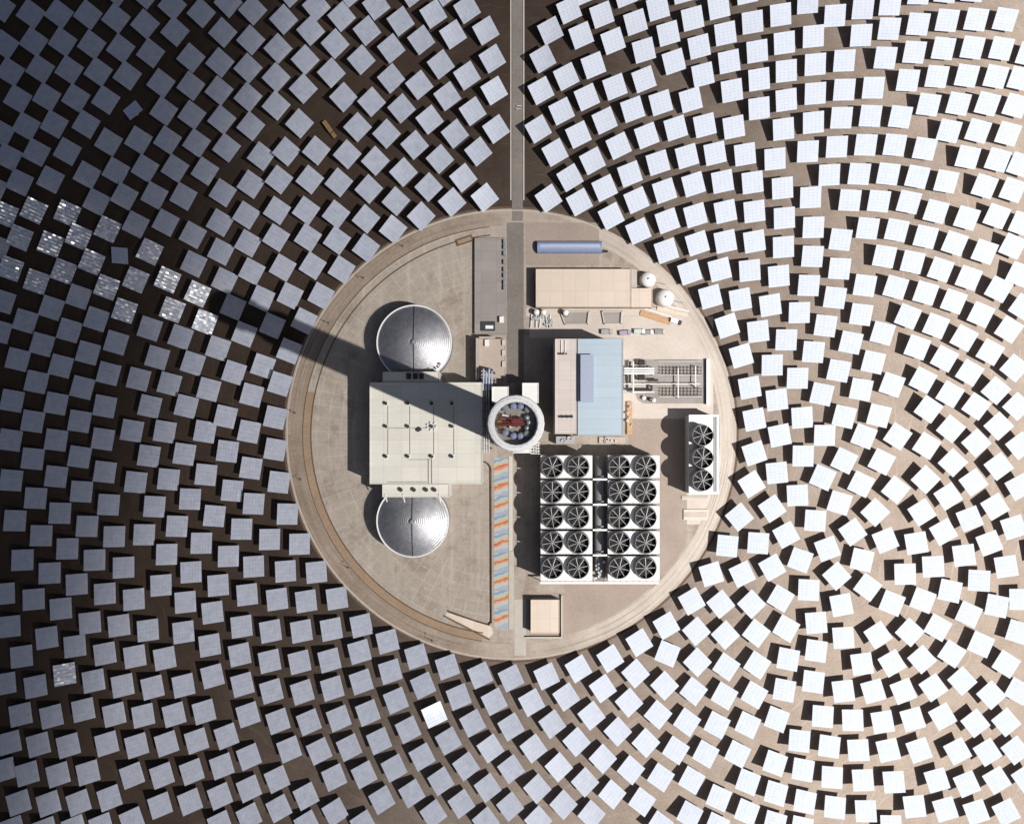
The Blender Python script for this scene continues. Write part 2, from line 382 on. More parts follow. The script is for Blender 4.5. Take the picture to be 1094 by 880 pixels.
# ------------------------------------------------------------------ the solar tower
TX, TY = xy(549.3, 460)
TH = 240.0
tower = thing('solar_tower', 'tall pale solar tower with a thick white ring round its dark open top', 'tower', (TX, TY, 0))
MB().lathe(0, 0, [(8.8, 0), (8.2, 60), (7.8, 130), (7.5, 196), (0, 196)], 48).build('shaft', M['concrete'], tower, True)
MB().lathe(0, 0, [(6.6, 196), (6.9, 198), (6.9, 224), (6.6, 226)], 24).build('receiver', M['receiver'], tower)
MB().lathe(0, 0, [(7.5, 192), (8.0, 194), (8.0, 197.4), (6.0, 197.4)], 48).build('lower_heat_shield', M['bright_white'], tower)
ring = MB().lathe(0, 0, [(5.75, 232), (5.75, 239.6), (5.95, 240), (7.45, 240), (7.75, 239.2), (7.75, 225), (5.75, 225)], 24, close=True)
ring.build('heat_shield_ring', M['bright_white'], tower)
MB().lathe(0, 0, [(5.75, 234.4), (0, 234.6)], 24).build('roof_deck', mat('sooty deck', (0.30, 0.27, 0.245), 0.8, var=0.35, scale=1.2), tower)
for (px, py, c) in ((540, 436, 0), (548.5, 434, 1), (556, 434, 1), (563.5, 437, 0), (540, 462, 1), (548.5, 465.5, 1), (556, 465.5, 1), (562.5, 463, 0)):
    x, y = xy(px, py, 237)
    MB().lathe(x - TX, y - TY, [(0.82, 234.3), (0.82, 237.0), (0.66, 237.2), (0, 237.25)], 20).build('vent_pot', M['slate_blue' if c else 'fan_grey'], tower, True)
    MB().lathe(x - TX, y - TY, [(0.92, 236.2), (0.92, 236.6), (0.80, 236.6), (0.80, 236.2)], 20, close=True).build('pot_collar', M['mid_steel'], tower)
def tw(px, py, z=237):
    x, y = xy(px, py, z); return (x - TX, y - TY, z)
MB().tube(tw(532, 445), tw(560, 449), 0.28).tube(tw(531, 454), tw(560, 453), 0.34).tube(tw(536, 448), tw(553, 456), 0.22).tube(tw(545, 442), tw(548, 456), 0.2).build('gantry_beam', M['rust'], tower)
MB().box(*tw(553, 451, 235.9), 2.6, 2.2, 2.6, 0.15).box(*tw(541, 452, 235.6), 1.9, 1.3, 1.8, -0.2).build('winch_house', M['rust'], tower)
MB().box(*tw(535, 453, 235.4), 1.6, 2.2, 1.4, 0.2).build('ochre_tray', M['yellow'], tower)
MB().box(*tw(541, 445, 235.8), 2.4, 0.9, 1.2, -0.25).box(*tw(547, 455.5, 235.7), 1.4, 0.7, 1.2, 0.3).build('control_cabinet', M['white_paint'], tower)
for (px, py) in ((563, 446), (565, 451), (563, 457)):
    x, y, z = tw(px, py, 236)
    MB().lathe(x, y, [(0.75, 234.3), (0.75, 236.4), (0, 236.6)], 16).build('roof_tank', M['mid_steel'], tower, True)
rail = MB()
for i in range(24):
    a = i * math.pi / 12
    rail.tube((6.6 * math.cos(a), 6.6 * math.sin(a), 239.9), (6.6 * math.cos(a), 6.6 * math.sin(a), 241.0), 0.04, 6)
    b = a + math.pi / 12
    rail.tube((6.6 * math.cos(a), 6.6 * math.sin(a), 241.0), (6.6 * math.cos(b), 6.6 * math.sin(b), 241.0), 0.04, 6)
rail.build('guard_rail', M['bright_white'], tower)

def block(name, x0, y0, x1, y1, z, m, parent, z0=0.0, wallm=None, cap=0.35):
    """box building volume whose ROOF covers this photo rectangle; wall below, roof sheet with a parapet on top"""
    cx, cy, sx, sy = rect(x0, y0, x1, y1, z)
    MB().box(cx, cy, (z0 + z - 0.3) / 2, sx - 0.06, sy - 0.06, z - 0.3 - z0).build(name + '_wall', wallm or M['grey_wall'], parent)
    MB().box(cx, cy, z - 0.15, sx, sy, 0.3).build(name + '_roof', m, parent)
    if cap:
        t = 0.3; q = MB()
        for dx, dy, lx, ly in ((0, sy / 2 - t / 2, sx, t), (0, -sy / 2 + t / 2, sx, t), (sx / 2 - t / 2, 0, t, sy - 2 * t), (-sx / 2 + t / 2, 0, t, sy - 2 * t)):
            q.box(cx + dx, cy + dy, z + cap / 2, lx, ly, cap)
        q.build('parapet', m, parent)
    return cx, cy, sx, sy

pod = thing('tower_base_building', 'white blocky base building with stepped corners peeping out under the tower ring', 'building')
block('core', 528, 431, 572, 474, 14, M['grey_conc'], pod)
block('west_block', 525.5, 413, 543.5, 430, 21, M['white_paint'], pod)
block('east_block', 558, 409, 575.5, 430.5, 21, M['white_paint'], pod)
block('south_block', 548, 470, 567, 484, 20, M['white_paint'], pod)
lat = MB()
for k in range(4):
    x0, y0 = xy(567.5 + 2.6 * k, 485, 20); x1, y1 = xy(567.5 + 2.6 * k, 472, 20)
    lat.tube((x0, y0, 20), (x1, y1, 20), 0.16, 6)
for k in range(5):
    x0, y0 = xy(567, 484.6 - 3 * k, 20); x1, y1 = xy(577, 484.6 - 3 * k, 20)
    lat.tube((x0, y0, 20), (x1, y1, 20), 0.16, 6)
    if k < 4:
        x2, y2 = xy(577, 481.6 - 3 * k, 20); lat.tube((x0, y0, 20), (x2, y2, 20), 0.14, 6)
for c in ((567.5, 484.6), (576.8, 484.6), (567.5, 473), (576.8, 473)):
    x, y = xy(*c, 20); lat.tube((x, y, 0), (x, y, 20), 0.2, 6)
lat.build('lattice_stair', M['white_paint'], pod)

# ------------------------------------------------------------------ white hall between the two salt tanks
hall = thing('white_hall', 'large cream flat-roofed hall crossed by the tower shadow between the two domed tanks', 'building')
block('main', 395, 408.5, 515, 517, 23, M['cream_roof'], hall, wallm=M['white_paint'])
block('north_annex', 409, 397, 469.5, 408.3, 21.5, M['cream_roof'], hall, wallm=M['white_paint'])
block('south_annex', 408.5, 517.4, 480, 531, 21.5, M['cream_roof'], hall, wallm=M['white_paint'])
for px in (412.5, 436, 461.5, 483):
    for py in (431, 455.5, 487.5):
        x, y = xy(px, py, 23)
        v = MB().box(x, y, 23.15, 1.9, 1.9, 0.3).build('roof_vent', M['white_paint'], hall)
        MB().lathe(x, y, [(0.62, 23.3), (0.62, 24.5), (0.8, 24.6), (0.8, 24.9), (0, 25.0)], 14).build('vent_cap', M['dark'], v)
for px in (428.5, 442.5, 455.5, 464.5):
    x, y = xy(px, 523, 21.5)
    MB().lathe(x, y, [(0.8, 21.5), (0.8, 23.0), (0.95, 23.0), (0.95, 23.3), (0, 23.4)], 14).build('vent_cap', M['dark'], hall)
for px in (437, 444, 450.5):
    x, y = xy(px, 402, 21.5)
    MB().box(x, y, 22.3, 2.0, 2.6, 1.5).build('vent_cap', M['dark'], hall)
pp = MB()
def rp(a, b, z=23.35, r=0.13):
    pp.tube((*xy(*a, 23), z), (*xy(*b, 23), z), r, 6)
for px in (412.5, 436, 461.5, 483): rp((px + 2.2, 433), (px + 2.2, 485.5))
rp((412.5, 457.5), (461.5, 457.5)); rp((436, 491), (461, 491)); rp((458, 490), (458, 516), r=0.2); rp((461.5, 490), (461.5, 516), r=0.2); rp((414, 515), (456, 515))
pp.build('roof_pipe', M['concrete'], hall)
x, y = xy(448, 459, 23)
MB().box(x, y, 24.0, 2.0, 1.3, 1.9, 0.5).build('roof_cabinet', M['dark'], hall)
q = MB()
for i in range(7):
    a = i * 2 * math.pi / 7
    x, y = xy(461.5 + 5 * math.cos(a), 455.5 + 4 * math.sin(a), 23); q.box(x, y, 23.6, 0.8, 0.8, 1.1)
q.build('roof_fitting', M['white_paint'], hall)
q = MB()
for (px, y1) in ((411.5, 536), (430.5, 536.5), (469, 537)):
    a = xy(px, 528, 21); b = xy(px + 1.5, y1, 21)
    q.tube((*a, 22.0), (*b, 19.0), 0.3, 8)
q.build('feed_pipe', M['white_paint'], hall)

# pipes in the slot between hall and tower
pr = thing('pipe_rack', 'cluttered pipe rack in the narrow slot between the cream hall and the tower', 'pipe rack')
q = MB(); d = MB()
for k in range(3):
    x0, y0 = xy(517.2 + 2.6 * k, 413, 12); x1, y1 = xy(517.2 + 2.6 * k, 484, 12)
    q.tube((x0, y0, 12.5), (x1, y1, 12.5), 0.32, 8)
for k in range(9):
    a = xy(516, 415 + 8 * k, 12); b = xy(525, 415 + 8 * k, 12)
    d.box((a[0] + b[0]) / 2, a[1], 11.9, b[0] - a[0], 0.35, 0.4)
    for p in (a, b): d.box(p[0], p[1], 5.85, 0.35, 0.35, 11.7)
q.build('pipe', M['mid_steel'], pr); d.build('rack_frame', M['dark'], pr)
pr = thing('pipe_bundle', 'short bundle of pale purple pipes dropping to the north edge of the cream hall', 'pipe rack')
q = MB()
for k in range(4):
    q.tube((*xy(516.5 + 3 * k, 395 + (k % 2) * 3, 14), 14), (*xy(516.5 + 3 * k, 417, 14), 14.3), 0.5, 10)
    q.tube((*xy(516.5 + 3 * k, 395 + (k % 2) * 3, 14), 14), (*xy(517.5 + 3 * k, 393.5, 2), 0), 0.45, 10)
q.build('pipe', M['grey_blue'], pr)
d = MB()
for py in (398, 406, 415):
    a = xy(514, py, 13); b = xy(528.5, py, 13); d.box((a[0] + b[0]) / 2, a[1], 13.1, b[0] - a[0], 0.6, 0.5)
    for p in (a, b): d.box(p[0], p[1], 6.4, 0.4, 0.4, 12.8)
d.build('rack_frame', M['dark'], pr)

# ------------------------------------------------------------------ salt tanks
def tank(px, py, r, label):
    z = 13.0
    x, y = xy(px, py, z); r = r * S * (H - z) / H
    t = thing('storage_tank', label, 'tank', (x, y, 0), group='domed salt tanks')
    MB().lathe(0, 0, [(r - 0.25, 0), (r - 0.25, z)], 96).build('shell', M['mid_steel'], t, True)
    prof = [(r - 0.1, z - 0.1), (r - 0.1, z + 0.15)] + [((r - 0.8) * math.cos(a * math.pi / 40) if a < 20 else 0, z + 0.15 + 4.6 * math.sin(a * math.pi / 40)) for a in range(0, 21)]
    prof = [(r - 0.1, z - 0.1), (r - 0.1, z + 0.15)]
    for i in range(21):
        u = 1 - i / 20; prof.append(((r - 0.8) * u, z + 0.2 + 3.9 * (1 - u * u)))
    o = MB().lathe(0, 0, prof, 96).build('dome', M['dome'], t, True)
    MB().ring(0, 0, r - 0.75, r - 0.1, z + 0.16, z + 0.35, n=96).build('rim_walkway', M['white_paint'], t)
    q = MB()
    for i in range(48):
        a = i * math.pi / 24; b = a + math.pi / 24; rr = r - 0.3
        q.tube((rr * math.cos(a), rr * math.sin(a), z + 0.3), (rr * math.cos(a), rr * math.sin(a), z + 1.4), 0.05, 5)
        q.tube((rr * math.cos(a), rr * math.sin(a), z + 1.4), (rr * math.cos(b), rr * math.sin(b), z + 1.4), 0.05, 5)
    q.build('guard_rail', M['white_paint'], t)
    q = MB(); n = 14; ra = r - 0.8
    for sgn in (1, -1):
        for i in range(n):
            u0, u1 = i / n, (i + 1) / n
            q.tube((0, sgn * ra * u0, z + 0.5 + 3.9 * (1 - u0 * u0)), (0, sgn * ra * u1, z + 0.5 + 3.9 * (1 - u1 * u1)), 0.22, 6)
    q.build('crown_walkway', M['dark'], t)
    MB().lathe(0, 0, [(1.1, z + 3.8), (1.1, z + 4.9), (0.8, z + 5.2), (0, z + 5.3)], 20).build('crown_hatch', M['fan_grey'], t, True)
    q = MB()
    for k in range(16):
        a = R(-115 + k * 5) if py < 450 else R(58 + k * 5)
        rr = r * random.uniform(0.80, 0.93); zz = z + 0.2 + 3.9 * (1 - (rr / r) ** 2)
        q.box(rr * math.cos(a), rr * math.sin(a), zz + 0.6, random.uniform(0.5, 1.3), random.uniform(0.5, 1.2), 1.5, a)
    q.build('nozzle', M['fan_grey'], t)
    return t
tank(442.6, 366, 40.6, 'domed grey metal tank just north of the cream hall, partly crossed by shadow')
tank(441, 556.3, 39.2, 'domed grey metal tank just south of the cream hall, in the yard')

# ------------------------------------------------------------------ turbine hall
th = thing('turbine_hall', 'tall turbine hall with a pale blue roof and a lower dusty pink west wing', 'building')
block('west_wing', 593, 362, 616.6, 463.5, 28.4, M['pink_roof'], th, wallm=M['concrete'])
block('main_hall', 617.4, 362, 665.5, 465, 29, M['blue_roof'], th, z0=0.0, wallm=M['white_paint'])
x, y, sx, sy = rect(621, 379.5, 633.5, 429, 31.5)
rv = MB().box(x, y, 30.2, sx, sy, 2.3).build('ridge_vent', M['vent_blue'], th, bevel=0.15)
MB().box(x, y, 31.5, sx + 0.7, sy + 0.7, 0.3).build('vent_cover', M['vent_blue'], rv)
q = MB()
for k in range(6):
    x, y = xy(598 + 2.6 * k, 445, 28); q.box(x, y, 28.9, 0.8, 0.9 + 0.3 * (k % 2), 1.0)
for k in range(4):
    x, y = xy(597 + 2.6 * k, 378, 28); q.box(x, y, 28.8, 0.7, 0.8, 0.8)
q.build('roof_vent', M['dark'], th)
q = MB()
for px in (599.5, 603.5):
    q.tube((*xy(px, 363.5, 28), 28.9), (*xy(px, 379, 28), 28.9), 0.2, 8)
q.build('roof_pipe', M['white_paint'], th)

# ------------------------------------------------------------------ fans
FZ = [0.0]
def blades(parent, r, z, rot):
    q = MB()
    for k in range(8):
        a = rot + k * math.pi / 4
        m = Matrix.Translation((0, 0, z)) @ Matrix.Rotation(a, 4, 'Z') @ Matrix.Rotation(0.28, 4, 'X')
        q.box(r * 0.54, 0, 0, r * 0.82, r * 0.048, 0.10, mtx=m)
    o = q.build('fan_blades', M['blade'], parent)
    MB().lathe(0, 0, [(r * 0.15, z - 0.3), (r * 0.15, z + 0.25), (r * 0.08, z + 0.4), (0, z + 0.42)], 16).build('hub', M['fan_grey'], o)
    return o

def fan(parent, x, y, z, r, hgt, flare, rot):
    f = MB().lathe(x, y, [(r * flare, z), (r, z + hgt * 0.55), (r, z + hgt), (r * 0.965, z + hgt), (r * 0.965, z + 0.15)], 40).build('fan_stack', M['fan_grey'], parent, False)
    MB().lathe(x, y, [(r * 0.965, z + hgt - 2.7), (0, z + hgt - 2.7)], 40).build('fan_grille', M['rubber'], f)
    q = blades(f, r, z + hgt - 0.6, rot)
    q.location = (x, y, 0)
    return f

rows = [(486.2, 511), (513, 538), (540, 565), (567, 592), (594, 621)]
fy = [499, 526, 553, 580, 607]
rk = ['northernmost', 'second', 'middle', 'fourth', 'southernmost']
for side, (xa, xb, fx) in enumerate(((577.6, 632.8, (591.2, 619)), (649.4, 704.6, (663, 691.2)))):
    for i, (ya, yb) in enumerate(rows):
        z = 19.0
        cx, cy, sx, sy = rect(xa, ya, xb, yb, z)
        lab = 'white two-fan cooling module, %s of five in the %s column beside the %s' % (rk[i], ('west', 'east')[side], ('painted walkway', 'open brown yard')[side])
        t = thing('cooling_module', lab, 'cooling unit', (cx, cy, 0), group='two-fan cooling modules')
        MB().box(0, 0, z - 0.2, sx, sy, 0.4).build('deck', M['white_paint'], t)
        MB().box(0, 0, 11.3, sx - 0.5, sy - 0.4, 14.9).build('wind_wall', M['grey_wall'], t)
        q = MB()
        for ux in (-1, -0.33, 0.33, 1):
            for uy in (-1, 1): q.box(ux * (sx / 2 - 0.8), uy * (sy / 2 - 0.8), 1.9, 0.7, 0.7, 3.8)
        q.build('support_columns', M['concrete'], t)
        q = MB()
        for uy in (-1, 1):
            q.tube((-sx / 2, uy * (sy / 2 - 0.15), z + 1.0), (sx / 2, uy * (sy / 2 - 0.15), z + 1.0), 0.07, 5)
            for k in range(9):
                ux = -sx / 2 + 0.15 + k * (sx - 0.3) / 8
                q.box(ux, uy * (sy / 2 - 0.15), z + 0.5, 0.1, 0.1, 1.0)
        q.build('guard_rail', M['mid_steel'], t)
        for f in fx:
            x, y = xy(f, fy[i] - 0.3, z + 3)
            fan(t, x - cx - 0.5, y - cy, z, 4.85, 3.4, 1.12, random.uniform(0, 0.8))
cb = thing('steam_duct', 'dark steam duct bridged by white cross beams between the two columns of cooling modules', 'duct')
x0, y0 = xy(641, 487, 12); x1, y1 = xy(641, 619, 12)
MB().tube((x0, y0, 12), (x1, y1, 12), 2.4, 20).build('duct', M['fan_grey'], cb, True)
for py in (512, 539, 566, 593):
    x, y, sx, sy = rect(633.4, py - 1, 648.8, py + 1, 19)
    MB().box(x, y, 18.8, sx, sy, 0.5).build('cross_beam', M['white_paint'], cb)
q = MB()
for k in range(10):
    x, y = xy(636 + random.uniform(0, 10), 600 + k * 1.9, 14); q.box(x, y, 14.5, random.uniform(.5, 1.5), random.uniform(.5, 1.4), 2, random.random())
q.build('valve_cluster', M['mid_steel'], cb)
x, y, sx, sy = rect(577, 621.4, 704, 623.6, 10)
wk = thing('maintenance_walkway', 'thin white maintenance walkway along the south edge of the cooling modules', 'walkway')
MB().box(x, y, 9.9, sx, sy, 0.2).build('walkway_deck', M['white_paint'], wk)
q = MB()
for k in range(12): q.box(x - sx / 2 + 0.4 + k * (sx - 0.8) / 11, y, 4.9, 0.3, 0.3, 9.8)
q.build('walkway_post', M['mid_steel'], wk)

z = 14.0
cx, cy, sx, sy = rect(736, 443, 768, 527.5, z)
t = thing('fan_cooler', 'narrow white cooler with three tall-stacked fans in a row near the east rim', 'cooling unit', (cx, cy, 0))
MB().box(0, 0, z - 0.2, sx, sy, 0.4).build('deck', M['white_paint'], t)
MB().box(0, 0, (z - 0.4) / 2, sx - 0.5, sy - 0.5, z - 0.4).build('wind_wall', M['grey_wall'], t)
for k, py in enumerate((465, 489, 513)):
    x, y = xy(750, py, z + 4)
    fan(t, x - cx, y - cy, z, 4.75, 7.0, 1.14, 0.3 + 0.35 * k)
q = MB()
for k in range(2): q.tube((sx / 2 - 1.2 - k * 0.9, -sy / 2 + 1, z + 0.4), (sx / 2 - 1.2 - k * 0.9, sy / 2 - 1, z + 0.4), 0.22, 8)
q.build('header_pipe', M['mid_steel'], t)

# ------------------------------------------------------------------ other buildings
b = thing('workshop', 'long peach-roofed workshop with a stepped east end, north of the turbine hall', 'building')
block('main', 572.5, 287.5, 674, 328, 7.5, M['peach_roof'], b, wallm=M['tan_roof'], cap=0.25)
block('east_wing', 674.4, 308, 697, 328.3, 7.0, M['peach_roof'], b, wallm=M['tan_roof'], cap=0.25)
block('porch', 674.4, 287.8, 680.5, 307.6, 5.5, M['concrete'], b, wallm=M['tan_roof'], cap=0)

cx, cy, sx, sy = rect(574, 257, 643, 270, 3)
b = thing('barrel_shed', 'long slate blue barrel-roofed shed near the north edge of the yard', 'shed', (cx, cy, 0))
q = MB(); n = 14; V = []
for i in range(n + 1):
    a = math.pi * i / n; V.append((-sy / 2 * math.cos(a), 1.2 + 3.0 * math.sin(a)))
V = [(-sy / 2, 0)] + V + [(sy / 2, 0)]
A = [q.bm.verts.new((-sx / 2, p, z)) for p, z in V]; B = [q.bm.verts.new((sx / 2, p, z)) for p, z in V]
for i in range(len(V) - 1): q.bm.faces.new((A[i], A[i + 1], B[i + 1], B[i]))
q.bm.faces.new(A); q.bm.faces.new(B[::-1])
q.build('barrel_roof', M['slate_blue'], b)
MB().box(0, 0.2, 4.25, sx - 2, 1.6, 0.22).build('ridge_strip', M['grey_blue'], b)
for ux in (-sx / 2 + 3.0, sx / 2 + 0.6):
    q = MB(); q.box(ux, -sy / 2 + 0.9, 1.4, 1.1, 1.0, 2.8).box(ux + 1.9, -sy / 2 + 0.9, 1.2, 0.9, 0.9, 2.4); q.build('end_cabinet', M['dark'], b)

b = thing('low_grey_building', 'long low grey flat-roofed building along the central road in the north of the yard', 'building')
block('main', 507, 254.5, 540.5, 357, 2.2, M['grey_conc'], b, cap=0.12)
x, y, sx, sy = rect(514, 343.5, 529, 353.5, 2.4)
q = MB().box(x, y, 2.6, sx, sy, 0.8).build('roof_pit', M['dark'], b)
MB().box(x + 0.6, y - 0.5, 3.2, sx - 3, 1.6, 0.5).build('pit_cover', M['white_paint'], q)
b = thing('roof_cabinet', 'small white cabinet on the south end of the low grey building', 'cabinet')
x, y, sx, sy = rect(534, 338.5, 538, 344.5, 4)
MB().box(x, y, 3.3, sx, sy, 2.0).build('cabinet_body', M['white_paint'], b, bevel=0.08)
MB().box(x, y, 4.36, sx + 0.3, sy + 0.3, 0.12).build('cabinet_lid', M['white_paint'], b)

b = thing('tan_annex', 'small tan annex with a tall west wall just north of the cream hall', 'building')
block('main', 509.5, 362, 540, 404, 4.0, M['tan_roof'], b, cap=0.2)
x, y, sx, sy = rect(508.4, 361, 511.4, 405.5, 9)
MB().box(x, y, 4.5, sx, sy, 9.0).build('fire_wall', M['concrete'], b)
x, y, sx, sy = rect(511.8, 359.5, 529, 361.6, 7)
MB().box(x, y, 3.5, sx, sy, 7.0).build('fire_wall', M['concrete'], b)
x, y, sx, sy = rect(518, 363, 522.5, 370, 5)
MB().box(x, y, 4.9, sx, sy, 1.6).build('roof_box', M['white_paint'], b)
for py in (366, 377, 389): MB().box(*xy(538, py, 5), 4.6, 1.4, 2.6, 1.2).build('roof_box', M['pink_roof'], b)

b = thing('pump_house', 'small beige pump house with a grey yard wall near the south edge of the yard', 'building')
block('main', 567, 640.5, 597.5, 676, 6.5, M['peach_roof'], b, cap=0.2)
q = MB()
x, y, sx, sy = rect(599.6, 636, 600.8, 680, 2); q.box(x, y, 1, sx, sy, 2)
x, y, sx, sy = rect(562, 680.2, 600.8, 681.4, 2); q.box(x, y, 1, sx, sy, 2)
q.build('yard_wall', M['kerb'], b)

for (px, py, r, lab) in ((692.5, 298.5, 8.2, 'white spherical tank in the notch at the north-east corner of the peach-roofed workshop'),
                         (711, 318, 9.2, 'slightly bigger white spherical tank beyond the east end of the peach-roofed workshop')):
    x, y = xy(px, py, 5); rr = r * S
    t = thing('water_tank', lab, 'tank', (x, y, 0), group='white round tanks')
    MB().lathe(0, 0, [(rr, 0)] + [(rr * math.cos(a * math.pi / 24) if a < 12 else 0, 4.5 + rr * 0.75 * math.sin(a * math.pi / 24)) for a in range(13)], 40).build('tank_body', M['white_paint'], t, True)
    MB().lathe(0, 0, [(0.5, 4.5 + rr * 0.7), (0.5, 5 + rr * 0.75), (0, 5.1 + rr * 0.75)], 12).build('hatch', M['mid_steel'], t)
    MB().ring(0, 0, rr, rr + 0.5, 0.0, 0.35, n=40).build('footing', M['concrete'], t)
    q = MB(); q.tube((rr * 0.95, -rr * 0.2, 1.0), (rr + 5, -rr * 0.5, 0.7), 0.25, 8); q.build('outlet_pipe', M['mid_steel'], t)
for (px, py, lab) in ((573.3, 333.5, 'small white cylinder tank at the south-west corner of the workshop, west of its twin'),
                      (581, 333.5, 'small white cylinder tank at the south-west corner of the workshop, east of its twin'),
                      (604.5, 334, 'small white cylinder tank on the rim of the western grey basin')):
    x, y = xy(px, py, 4)
    t = thing('cylinder_tank', lab, 'tank', (x, y, 0), group='small white tanks')
    MB().lathe(0, 0, [(1.35, 0.3), (1.35, 4.4), (1.0, 4.8), (0, 5.0)], 24).build('tank_body', M['white_paint'], t, True)
    MB().lathe(0, 0, [(1.6, 0), (1.6, 0.3), (0, 0.3)], 24).build('footing', M['dark'], t)

def basin(x0, y0, x1, y1, ins, lab):
    t = thing('basin', lab, 'basin')
    P = lambda a, c: xy(a, c)
    outer = [P(x0, y0), P(x1, y0), P(x1 - ins * .3, y1), P(x0 + ins, y1)]
    MB().poly(outer, 0.02, 0.18).build('basin_floor', M['grey_conc'], t)
    q = MB()
    for a, c in zip(outer, outer[1:] + outer[:1]):
        mx, my = (a[0] + c[0]) / 2, (a[1] + c[1]) / 2; L = math.dist(a, c)
        q.box(mx, my, 0.6, L + 0.5, 0.5, 1.2, math.atan2(c[1] - a[1], c[0] - a[0]))
    q.build('basin_wall', M['kerb'], t)
basin(598.5, 333, 629, 346.5, 5, 'larger grey settling basin south of the workshop with slanted west end')
basin(643, 333, 664, 346, 2.5, 'smaller grey settling basin south of the workshop')
t = thing('pump_skid', 'cluttered pump skid beside the small white tanks south of the workshop', 'pump')
q = MB()
for k in range(14):
    x, y = xy(random.uniform(568, 590), random.uniform(338, 349), 1); q.box(x, y, 0.8, random.uniform(.6, 2), random.uniform(.5, 1.2), random.uniform(.8, 1.8), random.random())
q.build('pump_blocks', M['mid_steel'], t)
q = MB()
for k in range(5): q.tube((*xy(568 + 5 * k, 336, 1), 1.0), (*xy(568 + 5 * k + random.uniform(-2, 2), 350, 1), 1.0), 0.25, 8)
q.build('pipe', M['white_paint'], t)

# buried pipe trenches east of the workshop
for (a, bb, w, m, lab) in (((684, 334), (716, 344), 3.2, 'orange', 'ochre pipe berm running south-east from the workshop, the longer lower one'),
                           ((702, 329), (735, 337), 2.6, 'peach_roof', 'pinkish pipe berm just below the eastern white spherical tank')):
    A, B = xy(*a), xy(*bb); L = math.dist(A, B)
    t = thing('pipe_berm', lab, 'pipe berm', ((A[0] + B[0]) / 2, (A[1] + B[1]) / 2, 0), math.atan2(B[1] - A[1], B[0] - A[0]))
    q = MB()
    prof = [(-w / 2, 0.05), (-w * .3, 0.6), (0, 0.85), (w * .3, 0.6), (w / 2, 0.05)]
    U = [[q.bm.verts.new((-L / 2 + L * i / 16, p + random.uniform(-.15, .15), h + random.uniform(-.08, .1))) for p, h in prof] for i in range(17)]
    for i in range(16):
        for j in range(4): q.bm.faces.new((U[i][j], U[i + 1][j], U[i + 1][j + 1], U[i][j + 1]))
    q.build('berm', M[m], t, True)
    MB().tube((-L / 2, w * .75, 0.5), (L / 2, w * .75, 0.5), 0.3, 8).build('pipe', M['white_paint'], t)

# ------------------------------------------------------------------ switchyard
x, y, sx, sy = rect(690, 384, 754, 431)
struct(MB().box(x, y, 0.12, sx, sy, 0.24).build('switchyard_pad', M['grey_conc']))
x, y, sx, sy = rect(667, 383.5, 689.8, 420)
struct(MB().box(x, y, 0.11, sx, sy, 0.22).build('transformer_pad', M['concrete']))
struct(MB().poly([xy(*p) for p in ((679, 420.3), (689.8, 420.3), (689.8, 430.6), (687, 430.6), (681, 427))], 0, 0.22).build('transformer_pad', M['grey_conc']))
t = thing('boundary_wall', 'low white wall along the east side of the switchyard', 'wall')
x, y, sx, sy = rect(755, 384, 758, 432, 2); MB().box(x, y, 1.1, sx, sy, 2.2).build('wall_panel', M['white_paint'], t)
x, y, sx, sy = rect(754.8, 383.7, 758.2, 432.3, 2); MB().box(x, y, 2.27, sx, sy, 0.14).build('coping', M['bright_white'], t)

def bay_mesh():
    q = MB()
    q.box(0, 0, 2.1, 0.12, 3.4, 0.14)
    for dy in (-1.5, 0, 1.5):
        q.box(0, dy, 1.0, 0.22, 0.22, 2.0)
        q.lathe(0, dy, [(0.12, 2.15), (0.24, 2.3), (0.12, 2.45), (0.24, 2.6), (0.12, 2.75), (0.24, 2.9), (0.1, 3.1), (0, 3.15)], 8)
    return q
proto = None
for py, lab in ((396, 'slim insulator bay in the northern row of the switchyard'), (418.5, 'slim insulator bay in the southern row of the switchyard')):
    for i in range(12):
        x, y = xy(707.5 + i * 3.75, py, 2)
        if proto is None:
            proto = bay_mesh().build('insulator_bay', M['dark'])
            o = proto
        else:
            o = proto.copy(); C.objects.link(o)
        o.location = (x, y, 0.24)
        tag(o, lab, 'switchgear', 'insulator bays, ' + ('north' if py < 400 else 'south') + ' row')
t = thing('busbar_frame', 'white busbar frame crossing the switchyard between its two insulator rows', 'switchgear')
q = MB()
def bar(a, b, z=3.4, w=0.16):
    q.tube((*xy(*a, z), z), (*xy(*b, z), z), w, 6)
bar((666, 410), (748, 410), w=0.24); bar((724.5, 393), (724.5, 425), w=0.28); bar((743, 391), (743, 413), w=0.28)
bar((704, 386), (750, 386), w=0.1); bar((704, 400), (750, 401), w=0.08); bar((704, 424), (750, 424), w=0.08)
q.build('busbar', M['white_paint'], t)
q = MB()
for p in ((724.5, 393), (724.5, 425), (743, 391), (743, 413), (690, 410), (668, 410), (706, 410)): q.box(*xy(*p, 3), 1.65, 0.3, 0.3, 3.3)
for p in ((722.5, 411), (741, 411)): q.box(*xy(*p, 3), 1.6, 0.9, 0.9, 3.2)
q.build('busbar_post', M['fan_grey'], t)
